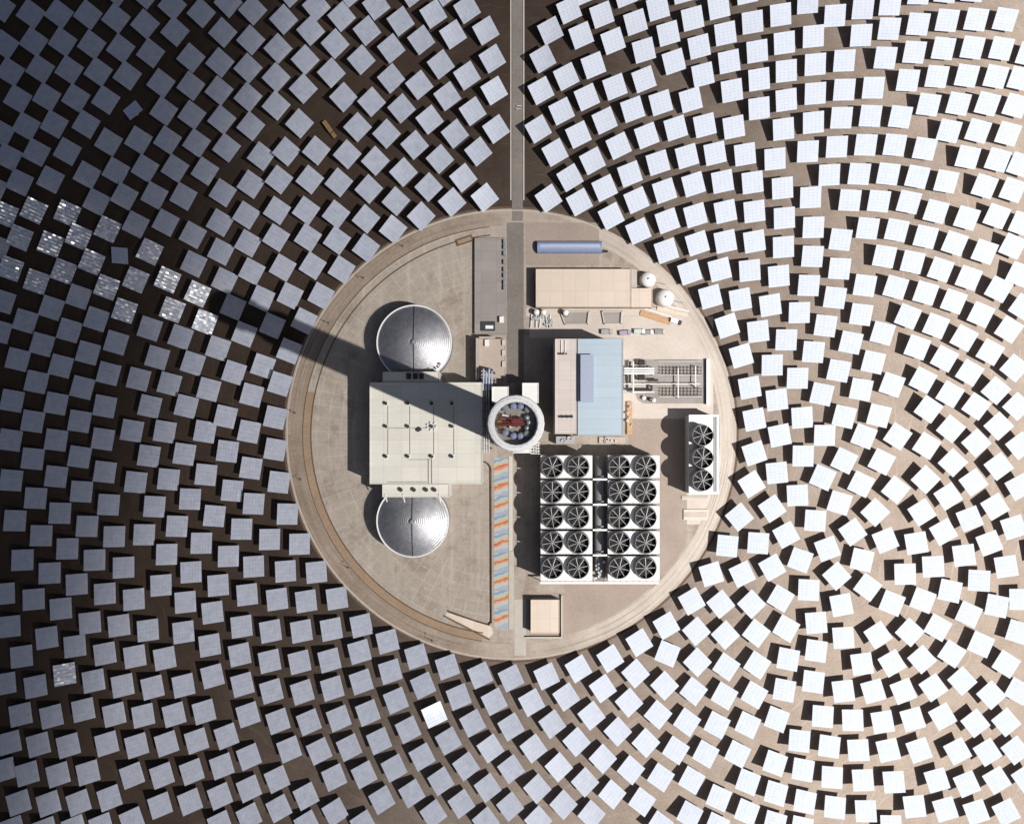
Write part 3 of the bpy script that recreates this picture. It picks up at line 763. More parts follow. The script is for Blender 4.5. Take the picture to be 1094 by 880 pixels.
for (px, py, lab) in ((685.5, 387, 'dark power transformer on the north side of the white bus duct beside the switchyard'), (685.5, 403, 'dark power transformer on the south side of the white bus duct beside the switchyard')):
    x, y = xy(px, py, 3)
    t = thing('transformer', lab, 'transformer', (x, y, 0.22), group='dark transformers')
    MB().box(0, 0, 1.7, 3.0, 2.4, 2.8).build('tank_body', M['dark'], t, bevel=0.1)
    for sx_ in (-1, 1):
        q = MB()
        for k in range(6): q.box(sx_ * 2.0, -1.0 + k * 0.4, 1.6, 0.8, 0.12, 2.2)
        q.build('radiator', M['fan_grey'], t)
    for k in range(3): MB().lathe(-0.9 + 0.9 * k, 0.4, [(0.2, 3.1), (0.28, 3.4), (0.14, 3.6), (0.26, 3.8), (0.1, 4.3), (0, 4.35)], 10).build('bushing', M['rust'], t)
    MB().tube((-1.4, -0.9, 3.7), (1.4, -0.9, 3.7), 0.4, 12).build('oil_conservator', M['dark'], t)
t = thing('bus_duct', 'white triple bus duct from the blue-roofed hall to the switchyard', 'duct')
q = MB()
for k in range(3): q.tube((*xy(667, 393.6 + 2.6 * k, 5), 5), (*xy(699, 393.6 + 2.6 * k, 5), 5), 0.45, 10)
q.build('duct_tube', M['white_paint'], t)
q = MB()
for px in (671, 680, 690, 698):
    q.box(*xy(px, 396.2, 5), 4.3, 0.3, 4.0, 0.3)
    for dy in (-4, 4): q.box(*xy(px, 396.2 + dy, 5), 2.2, 0.3, 0.3, 4.2)
q.build('duct_support', M['mid_steel'], t)
t = thing('pipe_bridge', 'dark u-shaped pipe frame between the blue-roofed hall and the switchyard', 'pipe rack')
q = MB()
for a, b in (((669.5, 400), (669.5, 416.5)), ((669.5, 416.5), (696.5, 416.5)), ((696, 411.5), (696, 416.5)), ((692, 406), (703, 406)), ((673, 386), (673, 408))):
    q.tube((*xy(*a, 3), 3), (*xy(*b, 3), 3), 0.55, 8)
for p in ((669.5, 401), (669.5, 416), (696, 416), (696, 412)): q.box(*xy(*p, 3), 1.5, 0.4, 0.4, 2.9)
q.build('pipe', M['dark'], t)
q = MB(); q.tube((*xy(676.5, 386, 4), 4.2), (*xy(676.5, 420, 4), 4.2), 0.35, 8).tube((*xy(676, 418.6, 4), 3.9), (*xy(699, 418.6, 4), 3.9), 0.3, 8)
for p in ((676.5, 387), (676.5, 419), (699, 418.6)): q.box(*xy(*p, 4), 1.9, 0.3, 0.3, 3.7)
q.build('steam_pipe', M['white_paint'], t)
for (px, py, m, lab) in ((688, 425, 'white_paint', 'squat white drum on the chamfered pad south-west of the switchyard'), (698.5, 427.5, 'white_paint', 'white drum with a dark mate on the south edge of the switchyard'), (695, 426.5, 'dark', 'dark drum beside the white drum on the south edge of the switchyard')):
    x, y = xy(px, py, 1.5)
    t = thing('drum', lab, 'drum', (x, y, 0.24))
    MB().lathe(0, 0, [(0.9, 0), (0.95, 0.1), (0.95, 1.9), (0.8, 2.1), (0, 2.2)], 18).build('drum_body', M[m], t, True)
    MB().lathe(0, 0, [(0.25, 2.1), (0.25, 2.5), (0, 2.55)], 10).build('cap', M['mid_steel'], t)

# ------------------------------------------------------------------ painted walkway, kerbs, walls
t = thing('painted_walkway', 'long walkway painted in repeating blue, cream and orange bands south of the tower', 'walkway')
for k in range(9):
    x, y, sx, sy = rect(527.8, 489 + 20.2 * k, 543, 489 + 20.2 * (k + 1) - 0.3)
    MB().box(0, 0, 0.09, sx, sy, 0.18).build('painted_panel', M['painted'], t, loc=(x, y, 0))
struct(MB().box(*[(lambda r: r)(v) for v in rect(543.6, 487, 547.6, 588)[:2]], 0.18, rect(543.6, 487, 547.6, 588)[2], rect(543.6, 487, 547.6, 588)[3], 0.36).build('walkway_kerb', M['kerb']))
struct(MB().box(*rect(543.6, 588.4, 549, 672)[:2], 0.15, rect(543.6, 588.4, 549, 672)[2], rect(543.6, 588.4, 549, 672)[3], 0.3).build('walkway_kerb', M['concrete']))
t = thing('retaining_wall', 'thin dark retaining wall with a rounded corner west of the painted walkway', 'wall')
q = MB()
path = [(512, 493)] + [(515 + 9.5 * math.sin(a * math.pi / 16), 502.5 - 9.5 * math.cos(a * math.pi / 16)) for a in range(0, 9)] + [(524.6, 520), (524.8, 560), (525, 610), (525.2, 664), (522, 667), (510, 663.5), (495, 658.5), (480, 653.5)]
for a, b in zip(path, path[1:]):
    A, B = xy(*a), xy(*b); L = math.dist(A, B)
    q.box((A[0] + B[0]) / 2, (A[1] + B[1]) / 2, 0.6, L + 0.35, 0.55, 1.2, math.atan2(B[1] - A[1], B[0] - A[0]))
q.build('wall_body', M['dark_kerb'], t)
ramp_px = [(479, 652), (525, 669), (527, 676), (523, 681), (476, 657)]
struct(MB().poly([xy(*p) for p in ramp_px], 0, 0.2).build('access_ramp', M['peach_roof']))
q = MB()
for a, b in (((474, 657.5), (523, 683)), ((478, 652), (500, 660))):
    A, B = xy(*a), xy(*b); q.box((A[0] + B[0]) / 2, (A[1] + B[1]) / 2, 0.4, math.dist(A, B), 0.5, 0.8, math.atan2(B[1] - A[1], B[0] - A[0]))
tag(q.build('ramp_kerb', M['dark_kerb']), 'dark kerb edging the pinkish ramp at the south of the yard', 'kerb')
for (x0, y0, x1, y1, h, m, lab) in ((730, 544, 756, 555, 1.0, 'peach_roof', 'long beige concrete plinth lying south of the three-fan cooler'),
                                    (728, 529.5, 757, 533.5, 0.8, 'kerb', 'thin pale plinth right below the three-fan cooler'),
                                    (643, 486, 648, 487, 0.5, 'kerb', None)):
    if lab is None: continue
    x, y, sx, sy = rect(x0, y0, x1, y1)
    t = thing('plinth', lab, 'plinth', (x, y, 0)); MB().box(0, 0, h / 2, sx, sy, h).build('slab', M[m], t, bevel=0.08); MB().box(0, 0, h + 0.1, sx - 1, sy * .5, 0.2).build('grating', M['concrete'], t)
t = thing('culvert_cover', 'weathered rectangular culvert cover beside the ring road north-west of the low grey building', 'cover')
A, B = xy(487.5, 260), xy(505, 254)
an = math.atan2(B[1] - A[1], B[0] - A[0]); mx, my = (A[0] + B[0]) / 2, (A[1] + B[1]) / 2
MB().box(mx, my, 0.3, math.dist(A, B), 3.0, 0.6, an).build('frame', M['dark_kerb'], t); MB().box(mx, my, 0.65, math.dist(A, B) - 1.5, 1.8, 0.12, an).build('lid', M['ochre'], t)

# transformer pads south of the turbine hall
for (x0, y0, x1, y1, h, m, lab) in ((640, 466.5, 668, 473.5, 1.2, 'tan_roof', 'tan equipment platform against the south wall of the blue-roofed hall'),
                                    (670, 429, 675.5, 464, 1.6, 'orange', 'narrow ochre equipment platform along the east wall of the blue-roofed hall'),
                                    (594, 466, 614, 474, 6.0, 'grey_wall', 'grey annex with roof clutter at the south end of the pink roofed wing')):
    x, y, sx, sy = rect(x0, y0, x1, y1, h)
    t = thing('equipment_platform', lab, 'platform', (x, y, 0)); MB().box(0, 0, h / 2, sx, sy, h).build('platform_deck', M[m], t, bevel=0.06)
    q = MB()
    for k in range(7): q.box(random.uniform(-.42, .42) * sx, random.uniform(-.38, .38) * sy, h + 0.5, random.uniform(.5, 1.4), random.uniform(.4, 1.2), 1.0, random.random())
    q.build('equipment_box', M['mid_steel'], t)

# ------------------------------------------------------------------ vehicles and small things
def vehicle(px, py, rz, body, cab, lab, L=5.4, name='parked_truck', cat='truck', box_h=1.3):
    x, y = xy(px, py, 1)
    t = thing(name, lab, cat, (x, y, 0.16), rz, 'vehicles around the plant')
    MB().box(-0.15 * L, 0, 0.75 + box_h / 2, 0.66 * L, 2.1, box_h).build('cargo_bed', M[body], t, bevel=0.06)
    MB().box(0.35 * L, 0, 1.35, 0.28 * L, 2.0, 1.6).build('cab', M[cab], t, bevel=0.18)
    MB().box(0.48 * L, 0, 1.75, 0.04 * L, 1.7, 0.6).build('windscreen', M['glass'], t)
    for a in (-0.3, 0.34):
        for b in (-1, 1): MB().tube((a * L, b * 0.85, 0.42), (a * L, b * 1.08, 0.42), 0.42, 16).build('wheel', M['rubber'], t)
for v in ((667.5, 355.5, 0.1, 'mauve', 'mauve', 'mauve truck parked at the north-east corner of the blue-roofed hall'),
          (683, 354, 0, 'green_grey', 'white_paint', 'pale green truck in the row parked north of the switchyard'),
          (692, 355, 0.05, 'fan_grey', 'white_paint', 'dark-bedded truck in the row parked north of the switchyard'),
          (705, 354.5, 0, 'fan_grey', 'peach_roof', 'pink-cabbed truck, easternmost of the row parked north of the switchyard'),
          (648, 354.5, 0, 'grey_wall', 'concrete', 'grey truck parked on the verge north of the blue-roofed hall'),
          (722, 343.5, -0.3, 'white_paint', 'dark', 'white truck with a dark cab at the end of the ochre pipe berm')):
    vehicle(*v)
vehicle(352.5, 139, -0.95, 'yellow', 'yellow', 'yellow mirror-washing truck standing between dark heliostats in the north-west field', L=9.5, name='washing_truck', box_h=2.4)
pos = [258.5, 264, 271, 280, 288, 294.5, 302, 307.5]
for k, py in enumerate(pos):
    x, y = xy(539, py, 3)
    t = thing('vent_cabinet', 'small dark cabinet in the line along the east edge of the low grey building', 'cabinet', (x, y, 2.2), group='dark cabinets on the low grey building')
    MB().box(0, 0, 0.75, 0.9, 2.0, 1.5).build('cabinet_body', M['dark'], t); MB().box(0, 0, 1.56, 1.1, 2.2, 0.12).build('cabinet_lid', M['fan_grey'], t)
for k, (px, py) in enumerate(((553, 114), (552, 117.5))):
    t = thing('barrier_post', ('white barrier post on the access road, northern of two', 'white barrier post on the access road, southern of two')[k], 'post', (*xy(px, py), 0.14))
    MB().tube((0, 0, 0), (0, 0, 1.4), 0.18, 8).build('post', M['white_paint'], t); MB().box(0.9, 0, 1.3, 2.2, 0.18, 0.18).build('arm', M['white_paint'], t)

for px, py, wh in ((430, 263, 'north-west of the low grey building'), (388, 297, 'north-west of the northern domed tank'), (351, 345, 'where the tower shadow crosses the track'),
                   (315, 441, 'due west of the cream hall'), (321, 512, 'west of the southern domed tank'), (372, 606, 'south-west of the southern domed tank'), (462, 684, 'below the pinkish ramp')):
    x, y = xy(px, py)
    t = thing('lamp_post', 'slim lamp post on the ring road ' + wh, 'lamp post', (x, y, 0.1), math.atan2(YC[1] - y, YC[0] - x), 'lamp posts along the ring road')
    MB().lathe(0, 0, [(0.16, 0), (0.09, 7.0), (0, 7.0)], 10).build('pole', M['mid_steel'], t)
    MB().tube((0, 0, 6.9), (1.8, 0, 7.2), 0.06, 6).build('arm', M['mid_steel'], t)
    MB().box(2.0, 0, 7.2, 0.9, 0.35, 0.16).build('lamp_head', M['fan_grey'], t, bevel=0.04)
    MB().box(0, 0, 0.15, 0.9, 0.9, 0.3).build('footing', M['dark'], t)

# ------------------------------------------------------------------ the heliostats
PTS = "-7,201 -3,264 -1,354 1,8 1,142 3,322 4,634 4,822 5,48 5,229 5,730 9,168 10,669 10,793 11,77 11,287 11,470 12,513 13,428 13,885 16,556 19,106 19,384 20,857 21,195 21,254 22,763 23,701 24,598 27,343 28,135 29,826 33,15 35,490 35,450 36,45 36,225 36,640 38,532 38,733 39,163 39,408 39,301 41,795 43,74 44,572 45,368 48,886 50,104 50,681 52,858 53,612 54,192 54,261 55,329 55,765 58,133 60,470 60,509 60,431 62,827 63,15 64,548 65,391 65,650 67,45 68,290 69,720 72,162 72,228 72,586 73,796 74,75 74,353 79,884 80,690 81,105 82,624 84,317 84,253 84,857 85,450 85,488 87,525 88,414 89,758 92,133 93,187 93,562 94,16 94,377 94,825 96,665 98,280 98,48 100,727 101,598 103,216 103,341 105,77 108,882 110,469 112,434 112,504 112,634 112,698 113,107 114,307 114,794 115,245 116,399 116,539 116,152 117,852 122,573 122,763 124,183 124,366 124,-9 124,20 127,668 128,273 129,52 131,732 132,606 133,332 133,210 136,81 141,460 141,828 141,876 142,118 143,640 144,701 145,240 145,515 145,299 146,796 148,405 148,150 153,764 154,571 155,-6 155,26 155,180 158,673 159,487 160,351 160,269 160,434 161,57 163,734 165,209 165,541 168,382 171,860 172,89 172,625 173,828 175,119 176,461 176,703 177,238 178,592 178,794 179,150 179,299 180,512 181,410 184,6 184,331 186,763 187,180 187,34 189,562 193,360 196,732 196,210 196,675 197,485 198,643 199,434 203,533 203,856 204,62 204,92 204,611 205,123 205,824 206,251 206,388 207,282 210,153 210,791 211,314 215,14 215,580 218,760 219,183 219,344 219,461 220,507 223,416 224,689 227,654 227,722 229,551 233,372 233,625 234,97 235,67 235,238 235,850 235,880 236,269 237,128 237,818 238,35 238,206 240,300 241,445 242,158 242,786 243,482 244,3 244,594 248,524 249,328 250,398 256,699 258,669 258,565 259,731 261,357 263,230 264,635 265,73 265,104 265,260 265,763 266,461 266,808 266,842 266,872 268,43 268,135 268,197 268,500 269,290 269,422 270,11 271,538 271,605 279,167 280,319 281,391 288,706 288,576 289,674 290,738 291,348 294,446 294,480 295,83 295,113 295,254 296,640 296,225 296,832 297,52 297,770 298,515 298,863 298,192 299,410 302,286 303,21 305,610 306,162 307,549 309,375 309,800 310,-8 310,316 320,132 320,581 320,707 322,674 323,739 324,95 325,343 326,64 327,225 327,850 327,642 328,880 329,254 330,771 331,192 332,33 334,284 338,7 338,161 338,611 341,802 343,316 352,705 354,78 354,672 355,735 357,830 358,47 358,867 359,229 360,257 360,639 362,195 362,767 365,288 365,18 367,104 371,165 373,798 374,-8 382,136 384,696 386,64 386,668 386,728 388,880 389,827 391,234 391,265 392,33 393,761 394,202 397,109 401,172 402,6 405,791 408,854 413,143 414,685 417,717 418,52 418,84 420,245 421,820 423,215 423,748 428,23 429,116 431,184 436,779 440,-8 440,847 443,155 445,701 448,91 450,43 450,231 451,808 452,732 458,200 459,128 463,15 463,869 464,763 470,170 471,69 471,834 476,-9 478,103 478,712 479,791 483,216 484,37 486,143 490,744 493,858 495,190 498,818 499,10 499,81 505,119 505,772 511,162 513,721 518,211 519,33 519,877 521,841 524,799 526,63 528,97 528,749 530,138 545,861 546,724 546,776 546,821 568,750 570,799 574,842 575,138 575,876 578,97 580,63 584,722 586,212 588,33 590,773 593,163 597,819 600,119 602,859 605,82 605,744 608,11 609,190 616,792 618,144 618,714 619,216 621,38 625,835 625,-9 627,104 632,764 632,870 633,172 634,70 643,16 644,735 644,810 646,201 646,129 652,703 653,231 654,848 655,44 657,93 660,781 661,156 668,-6 672,750 673,186 674,822 676,117 679,24 679,719 680,214 682,247 683,686 686,856 688,85 688,54 690,793 691,145 703,763 703,174 703,9 705,881 706,110 706,830 710,204 710,732 712,268 712,668 713,236 713,698 714,36 720,66 722,801 722,137 730,-9 734,167 734,771 737,291 737,870 738,107 739,642 739,833 740,20 741,197 741,738 743,230 744,674 745,260 745,707 747,50 751,80 753,134 754,805 759,317 760,613 764,164 766,774 766,882 768,8 768,852 769,288 770,645 772,194 774,743 775,36 775,226 775,258 775,678 776,712 777,348 777,583 779,66 782,97 784,136 788,805 790,552 791,320 792,380 793,613 796,165 798,-8 798,867 799,774 799,835 801,289 801,414 803,517 803,645 804,24 804,195 806,226 806,258 806,448 806,484 806,742 808,676 809,55 809,710 810,354 810,580 811,85 811,116 823,326 825,390 825,543 825,606 828,815 828,879 828,170 829,847 830,427 830,505 830,768 832,295 833,465 834,16 834,639 836,201 837,264 837,138 838,233 838,737 838,46 840,76 840,107 840,363 840,571 840,671 842,704 852,404 852,529 854,334 854,791 855,598 857,884 857,446 858,487 858,822 860,856 863,3 863,162 864,305 864,630 866,211 868,274 869,131 869,39 869,243 869,376 869,728 871,556 871,69 871,100 872,665 872,695 878,421 879,765 879,510 881,465 882,348 884,586 886,797 886,187 889,830 892,318 892,862 892,17 894,157 894,615 896,396 897,287 897,537 898,256 899,126 899,646 901,681 901,738 902,65 902,96 902,445 902,492 908,214 909,366 911,568 911,769 917,801 918,186 920,38 920,336 920,416 920,517 921,598 921,709 922,833 922,9 923,466 924,305 925,866 925,155 927,244 927,627 930,124 933,94 933,387 933,738 935,547 938,678 939,215 939,444 942,493 943,771 943,356 945,274 946,62 946,577 949,801 949,186 950,31 951,5 952,882 953,411 953,644 953,708 955,835 956,155 957,307 957,523 958,246 959,466 962,125 965,738 967,613 970,86 970,338 971,216 972,675 975,280 975,768 977,56 977,861 979,580 980,189 980,371 981,26 982,-7 982,801 985,547 985,704 986,406 986,641 988,159 989,253 989,313 989,512 990,476 992,112 992,437 997,734 997,605 1000,226 1000,348 1001,82 1001,833 1002,670 1005,288 1007,765 1008,52 1008,568 1009,383 1010,864 1011,-9 1011,194 1012,22 1013,530 1014,140 1015,421 1015,631 1016,458 1017,698 1018,494 1019,322 1020,260 1023,802 1024,111 1028,727 1030,361 1030,593 1033,81 1033,233 1033,837 1034,168 1035,297 1035,656 1036,398 1036,554 1039,51 1040,-10 1040,515 1042,772 1043,21 1043,434 1043,473 1043,867 1045,140 1046,620 1048,336 1048,688 1052,199 1052,269 1055,111 1055,803 1057,580 1058,376 1059,742 1063,541 1064,82 1064,417 1065,231 1065,647 1065,833 1066,171 1067,309 1067,455 1067,498 1070,52 1074,21 1075,709 1075,605 1075,771 1075,867 1077,143 1078,352 1082,263 1082,203 1083,563 1084,393 1085,113 1085,801 1087,434 1088,675 1088,738 1089,293 1089,520 1090,84 1090,176 1090,476 1090,640 1092,239 1093,328 1096,831 1099,58"
pts = [tuple(map(float, q.split(','))) for q in PTS.split()]
HZ = 5.6; W = 9.95
AIM_AZ, AIM_EL, AIM_Z = SUN_AZ, SUN_EL, 246.0
aim_sun = Vector((math.cos(AIM_EL) * math.cos(AIM_AZ), -math.cos(AIM_EL) * math.sin(AIM_AZ), math.sin(AIM_EL)))

def facing(x, y, jit=0.008):
    r = (Vector((TX, TY, AIM_Z)) - Vector((x, y, HZ))).normalized()
    n = (r + aim_sun).normalized()
    n = (n + Vector((random.gauss(0, jit), random.gauss(0, jit), 0))).normalized()
    ax = Vector((0, 0, 1)).cross(n)
    ax = ax.normalized() if ax.length > 1e-4 else Vector((0, 1, 0))
    up = n.cross(ax)
    return Matrix((ax, up, n)).transposed().to_4x4()

def panel_into(bm, mtx, w, spread=0.0, stripe=None, rnd=random, grid=None):
    NX, NY = grid or (5, 7)
    gx, gy = w / NX, w / NY
    for i in range(NX):
        for j in range(NY):
            cx, cy = -w / 2 + gx * (i + .5), -w / 2 + gy * (j + .5)
            tx, ty = -cx * 0.0012 + rnd.gauss(0, spread), -cy * 0.0012 + rnd.gauss(0, spread)
            if stripe: tx += stripe[0] * (rnd.random() < stripe[2]); ty += stripe[1] * (1 if i % 2 else .2) * rnd.uniform(.45, 1.1)
            hx, hy = gx / 2 - 0.018, gy / 2 - 0.018
            top = []; bot = []
            for sx, sy in ((-1, -1), (1, -1), (1, 1), (-1, 1)):
                z = 0.16 + sx * hx * tx + sy * hy * ty
                top.append(bm.verts.new(mtx @ Vector((cx + sx * hx, cy + sy * hy, z))))
                bot.append(bm.verts.new(mtx @ Vector((cx + sx * hx, cy + sy * hy, z - 0.10))))
            bm.faces.new(top)
            for k in range(4):
                l = (k + 1) % 4; f = bm.faces.new((bot[k], bot[l], top[l], top[k])); f.material_index = 1
            f = bm.faces.new(bot[::-1]); f.material_index = 1

def frame_into(q, mtx, w):
    q.tube((-w / 2 + .3, 0, -0.35), (w / 2 - .3, 0, -0.35), 0.3, 8, mtx=mtx)
    for i in range(5):
        x = -w / 2 + w * (i + .5) / 5
        q.box(x, 0, -0.02, 0.12, w - .3, 0.22, mtx=mtx)
    for y in (-w * .42, -w * .14, w * .14, w * .42): q.box(0, y, 0.03, w - .3, 0.1, 0.1, mtx=mtx)

def pedestal_into(q, x=0, y=0):
    q.lathe(x, y, [(1.0, 0), (1.0, 0.25), (0.42, 0.3), (0.36, HZ - 0.9), (0.5, HZ - 0.9), (0.5, HZ - 0.25), (0, HZ - 0.25)], 10)

I4 = Matrix.Identity(4)
def panel_mesh(name, mirror='mirror', **kw):
    bm = bmesh.new(); panel_into(bm, I4, W, **kw)
    me = bpy.data.meshes.new(name); bm.to_mesh(me); bm.free()
    me.materials.append(M[mirror]); me.materials.append(M['white_paint']); return me
panel_me = [panel_mesh('mirror_panel', spread=0.002) for _ in range(6)]
def mesh_of(q, m, name):
    o = q.build(name, m); me = o.data; bpy.data.objects.remove(o); return me
q = MB(); frame_into(q, I4, W); frame_me = mesh_of(q, M['mid_steel'], 'support_frame')
q = MB(); pedestal_into(q); ped_me = mesh_of(q, M['concrete'], 'pedestal')

GLINT = [(5, 228), (36, 225), (72, 225), (21, 254), (54, 262), (84, 253), (11, 287), (37, 301), (68, 290), (97, 281), (160, 268), (145, 299), (115, 307), (132, 332), (115, 245), (184, 331), (210, 313), (179, 299), (220, 344), (68, 720)]
def is_glint(p): return any(math.dist(p, g) < 9 for g in GLINT)
SPECIAL = {(464, 763): 'one dazzling white heliostat among greyer neighbours below the south-west rim of the yard',
           (713, 698): 'bluish heliostat turned askew from its white neighbours outside the pump house side of the yard',
           (141, 118): 'small folded-down violet-grey heliostat in the dark north-west corner of the field',
           (127, 273): 'small folded-down violet heliostat amid the glinting band west of the tower'}
def special(p):
    for k, z in enumerate(SPECIAL):
        if math.dist(p, z) < 8: return k
    return -1
order = sorted(pts, key=lambda p: math.dist(p, (546, 464)) - (1000 if is_glint(p) or special(p) >= 0 else 0))
single, rest = order[:300], order[300:]

def place(px, py):
    return xy(px, py, HZ)
def make_heliostat(p, idx, label, proto=[None]):
    x, y = place(*p)
    if proto[0] is None:
        t = thing('heliostat', label, 'heliostat', group='heliostats around the plant')
        parts = []
        for nm, me in (('mirror_panel', panel_me[0]), ('support_frame', frame_me), ('pedestal', ped_me)):
            o = bpy.data.objects.new(nm, me); C.objects.link(o); o.parent = t
        proto[0] = t
    else:
        t = copy_tree(proto[0]); t['label'] = label
    t.location = (x, y, 0)
    m = facing(x, y); k = special(p)
    if k == 0:                                     # caught facing the sun's mirror image
        n = (sun_dir + Vector((0.05, 0.1, 1))).normalized(); ax = m.col[0].to_3d(); ax = (ax - n * ax.dot(n)).normalized()
        m = Matrix((ax, n.cross(ax), n)).transposed().to_4x4()
    elif k == 1: m = m @ Matrix.Rotation(R(30), 4, 'Z')
    elif k >= 2: m = Matrix.Rotation(R((40, -5)[k - 2]), 4, 'Z') @ Matrix.Rotation(R((-24, 22)[k - 2]), 4, 'X') @ Matrix.Scale(0.78, 4)
    for c in t.children:
        b = c.name.split('.')[0]
        if b != 'pedestal':
            c.matrix_parent_inverse = I4; c.matrix_basis = Matrix.Translation((0, 0, HZ)) @ m
        if b == 'mirror_panel':
            if is_glint(p): c.data = panel_mesh('glint_panel', spread=0.03, stripe=(0.03, random.choice((-.06, -.08, -.10)) * (0.4 if p[0] > 130 or p[1] > 500 else 1), 0.5), mirror='hazed_mirror', grid=(12, 7))
            else: c.data = panel_me[idx % 6]
    return t

def label_of(p, i): return 'heliostat %d' % i
ORD = ['zeroth', 'first', 'second', 'third', 'fourth', 'fifth', 'sixth', 'seventh', 'eighth', 'ninth', 'tenth', 'eleventh', 'twelfth', 'thirteenth', 'fourteenth',
       'fifteenth', 'sixteenth', 'seventeenth', 'eighteenth', 'nineteenth', 'twentieth', 'twenty-first', 'twenty-second', 'twenty-third', 'twenty-fourth']
ROW = ['', 'innermost row', 'second row out', 'third row out', 'fourth row out', 'fifth row out', 'sixth row out', 'seventh row out', 'eighth row out', 'ninth row out', 'tenth row out']
def polar(p): return math.dist(p, (546, 464)), (math.degrees(math.atan2(p[0] - 546, 464 - p[1]))) % 360     # radius, clockwise bearing from the top
# landmarks at the rim of the yard and the bearing at which each is passed
LAND = [(1.5, 'the access road'), (47, 'the white spherical tanks'), (92, 'the three-fan cooler'), (136, 'the cooling modules'), (172, 'the pump house'),
        (231, 'the southern domed tank'), (271, 'the cream hall'), (294, 'the tower shadow'), (315, 'the northern domed tank')]
row = {}
for p in sorted(order, key=lambda z: polar(z)[0]):
    r, b = polar(p); best = 0
    for z, k in row.items():
        rz, bz = polar(z); db = abs((b - bz + 180) % 360 - 180)
        if 12 < r - rz < 70 and math.radians(db) * r < 20: best = max(best, k)
    row[p] = best + 1 if best or r < 285 else 1 + int((r - 245) / 28)
seq = {}
for p in single:
    b = polar(p)[1]
    k = max((i for i in range(len(LAND)) if LAND[i][0] <= b), default=len(LAND) - 1)
    seq.setdefault((row[p], k), []).append(p)
LAB = {}
def tone(p):
    if math.dist(p, (291, 348)) < 20 or math.dist(p, (309, 374)) < 12 or math.dist(p, (265, 330)) < 16: return 'dark heliostat in shade'
    if p[0] > 700 or p[1] > 700 and p[0] > 540: return 'bright white heliostat'
    if p[0] < 250: return 'dusky grey-blue heliostat'
    return 'pale grey-blue heliostat' if p[0] < 520 else 'pale white heliostat'
for (rw, k), ps in seq.items():
    ps.sort(key=lambda z: (polar(z)[1] - LAND[k][0]) % 360)
    for i, p in enumerate(ps):
        LAB[p] = '%s, %s clockwise past %s, %s from the yard' % (tone(p), ORD[i + 1], LAND[k][1], ROW[min(rw, 10)])
gl = sorted([p for p in single if is_glint(p) and p[1] < 500], key=lambda z: math.dist(z, (549, 460)))
for i, p in enumerate(gl):
    LAB[p] = 'glinting silver-striped heliostat, %s outwards from the tower along the band beyond its shadow' % ORD[i + 1]
for p in single:
    if is_glint(p) and p[1] > 500: LAB[p] = 'lone heliostat glinting in a silver grid among dusky ones in the south-west field'
    for q_, t_ in SPECIAL.items():
        if math.dist(p, q_) < 8: LAB[p] = t_
def label_of(p, i): return LAB[p]

for i, p in enumerate(single): make_heliostat(p, i, label_of(p, i))

# everything farther out, one mass; a few more rings beyond the picture so the field does not stop at its edge
far = list(rest)
dr = 33.0
for k in range(9, 27):
    r = 250 + dr * k; n = int(2 * math.pi * r / 34)
    for i in range(n):
        a = (i + .5 * (k % 2)) * 2 * math.pi / n
        p = (549 + r * math.cos(a), 455 + r * math.sin(a))
        if -18 < p[0] < 1112 and -18 < p[1] < 898: continue
        if not (-170 < p[0] < 1264 and -150 < p[1] < 1030): continue
        if min(math.dist(p, z) for z in order) < 31.5 or abs(p[0] - 553) < 16 and p[1] < 0: continue
        far.append(p)
def me_data(me):
    return [v.co.copy() for v in me.vertices], [(tuple(f.vertices), f.material_index) for f in me.polygons]
PD = [me_data(k) for k in panel_me]; FD = me_data(frame_me); GD = me_data(ped_me)
V, F, MI = [], [], []
def stamp(data, mtx, off):
    n = len(V)
    V.extend((mtx @ v)[:] for v in data[0])
    for f, k in data[1]:
        F.append(tuple(n + i for i in f)); MI.append(k + off)
for i, p in enumerate(far):
    x, y = place(*p); m = Matrix.Translation((x, y, HZ)) @ facing(x, y)
    stamp(PD[i % 6], m, 0); stamp(FD, m, 2); stamp(GD, Matrix.Translation((x, y, 0)), 3)
me = bpy.data.meshes.new('heliostat_field'); me.from_pydata(V, [], F)
me.polygons.foreach_set('material_index', MI); me.update()
for k in ('mirror', 'white_paint', 'mid_steel', 'concrete'): me.materials.append(M[k])
o = bpy.data.objects.new('heliostat_field', me); C.objects.link(o)
tag(o, 'outer field of square mirrors on posts spreading away on every side of the plant', 'heliostats', None, 'stuff')

# ------------------------------------------------------------------ sky, sun, added shade wedge
w = bpy.data.worlds.new('World'); scn.world = w; w.use_nodes = True
nt = w.node_tree; bg = nt.nodes['Background']
sky = nt.nodes.new('ShaderNodeTexSky'); sky.sky_type = 'NISHITA'; sky.sun_disc = False
sky.sun_elevation = SUN_EL; sky.sun_rotation = math.pi / 2 + SUN_AZ
sky.altitude = 1100; sky.air_density = 0.35; sky.dust_density = 0.2; sky.ozone_density = 1.0
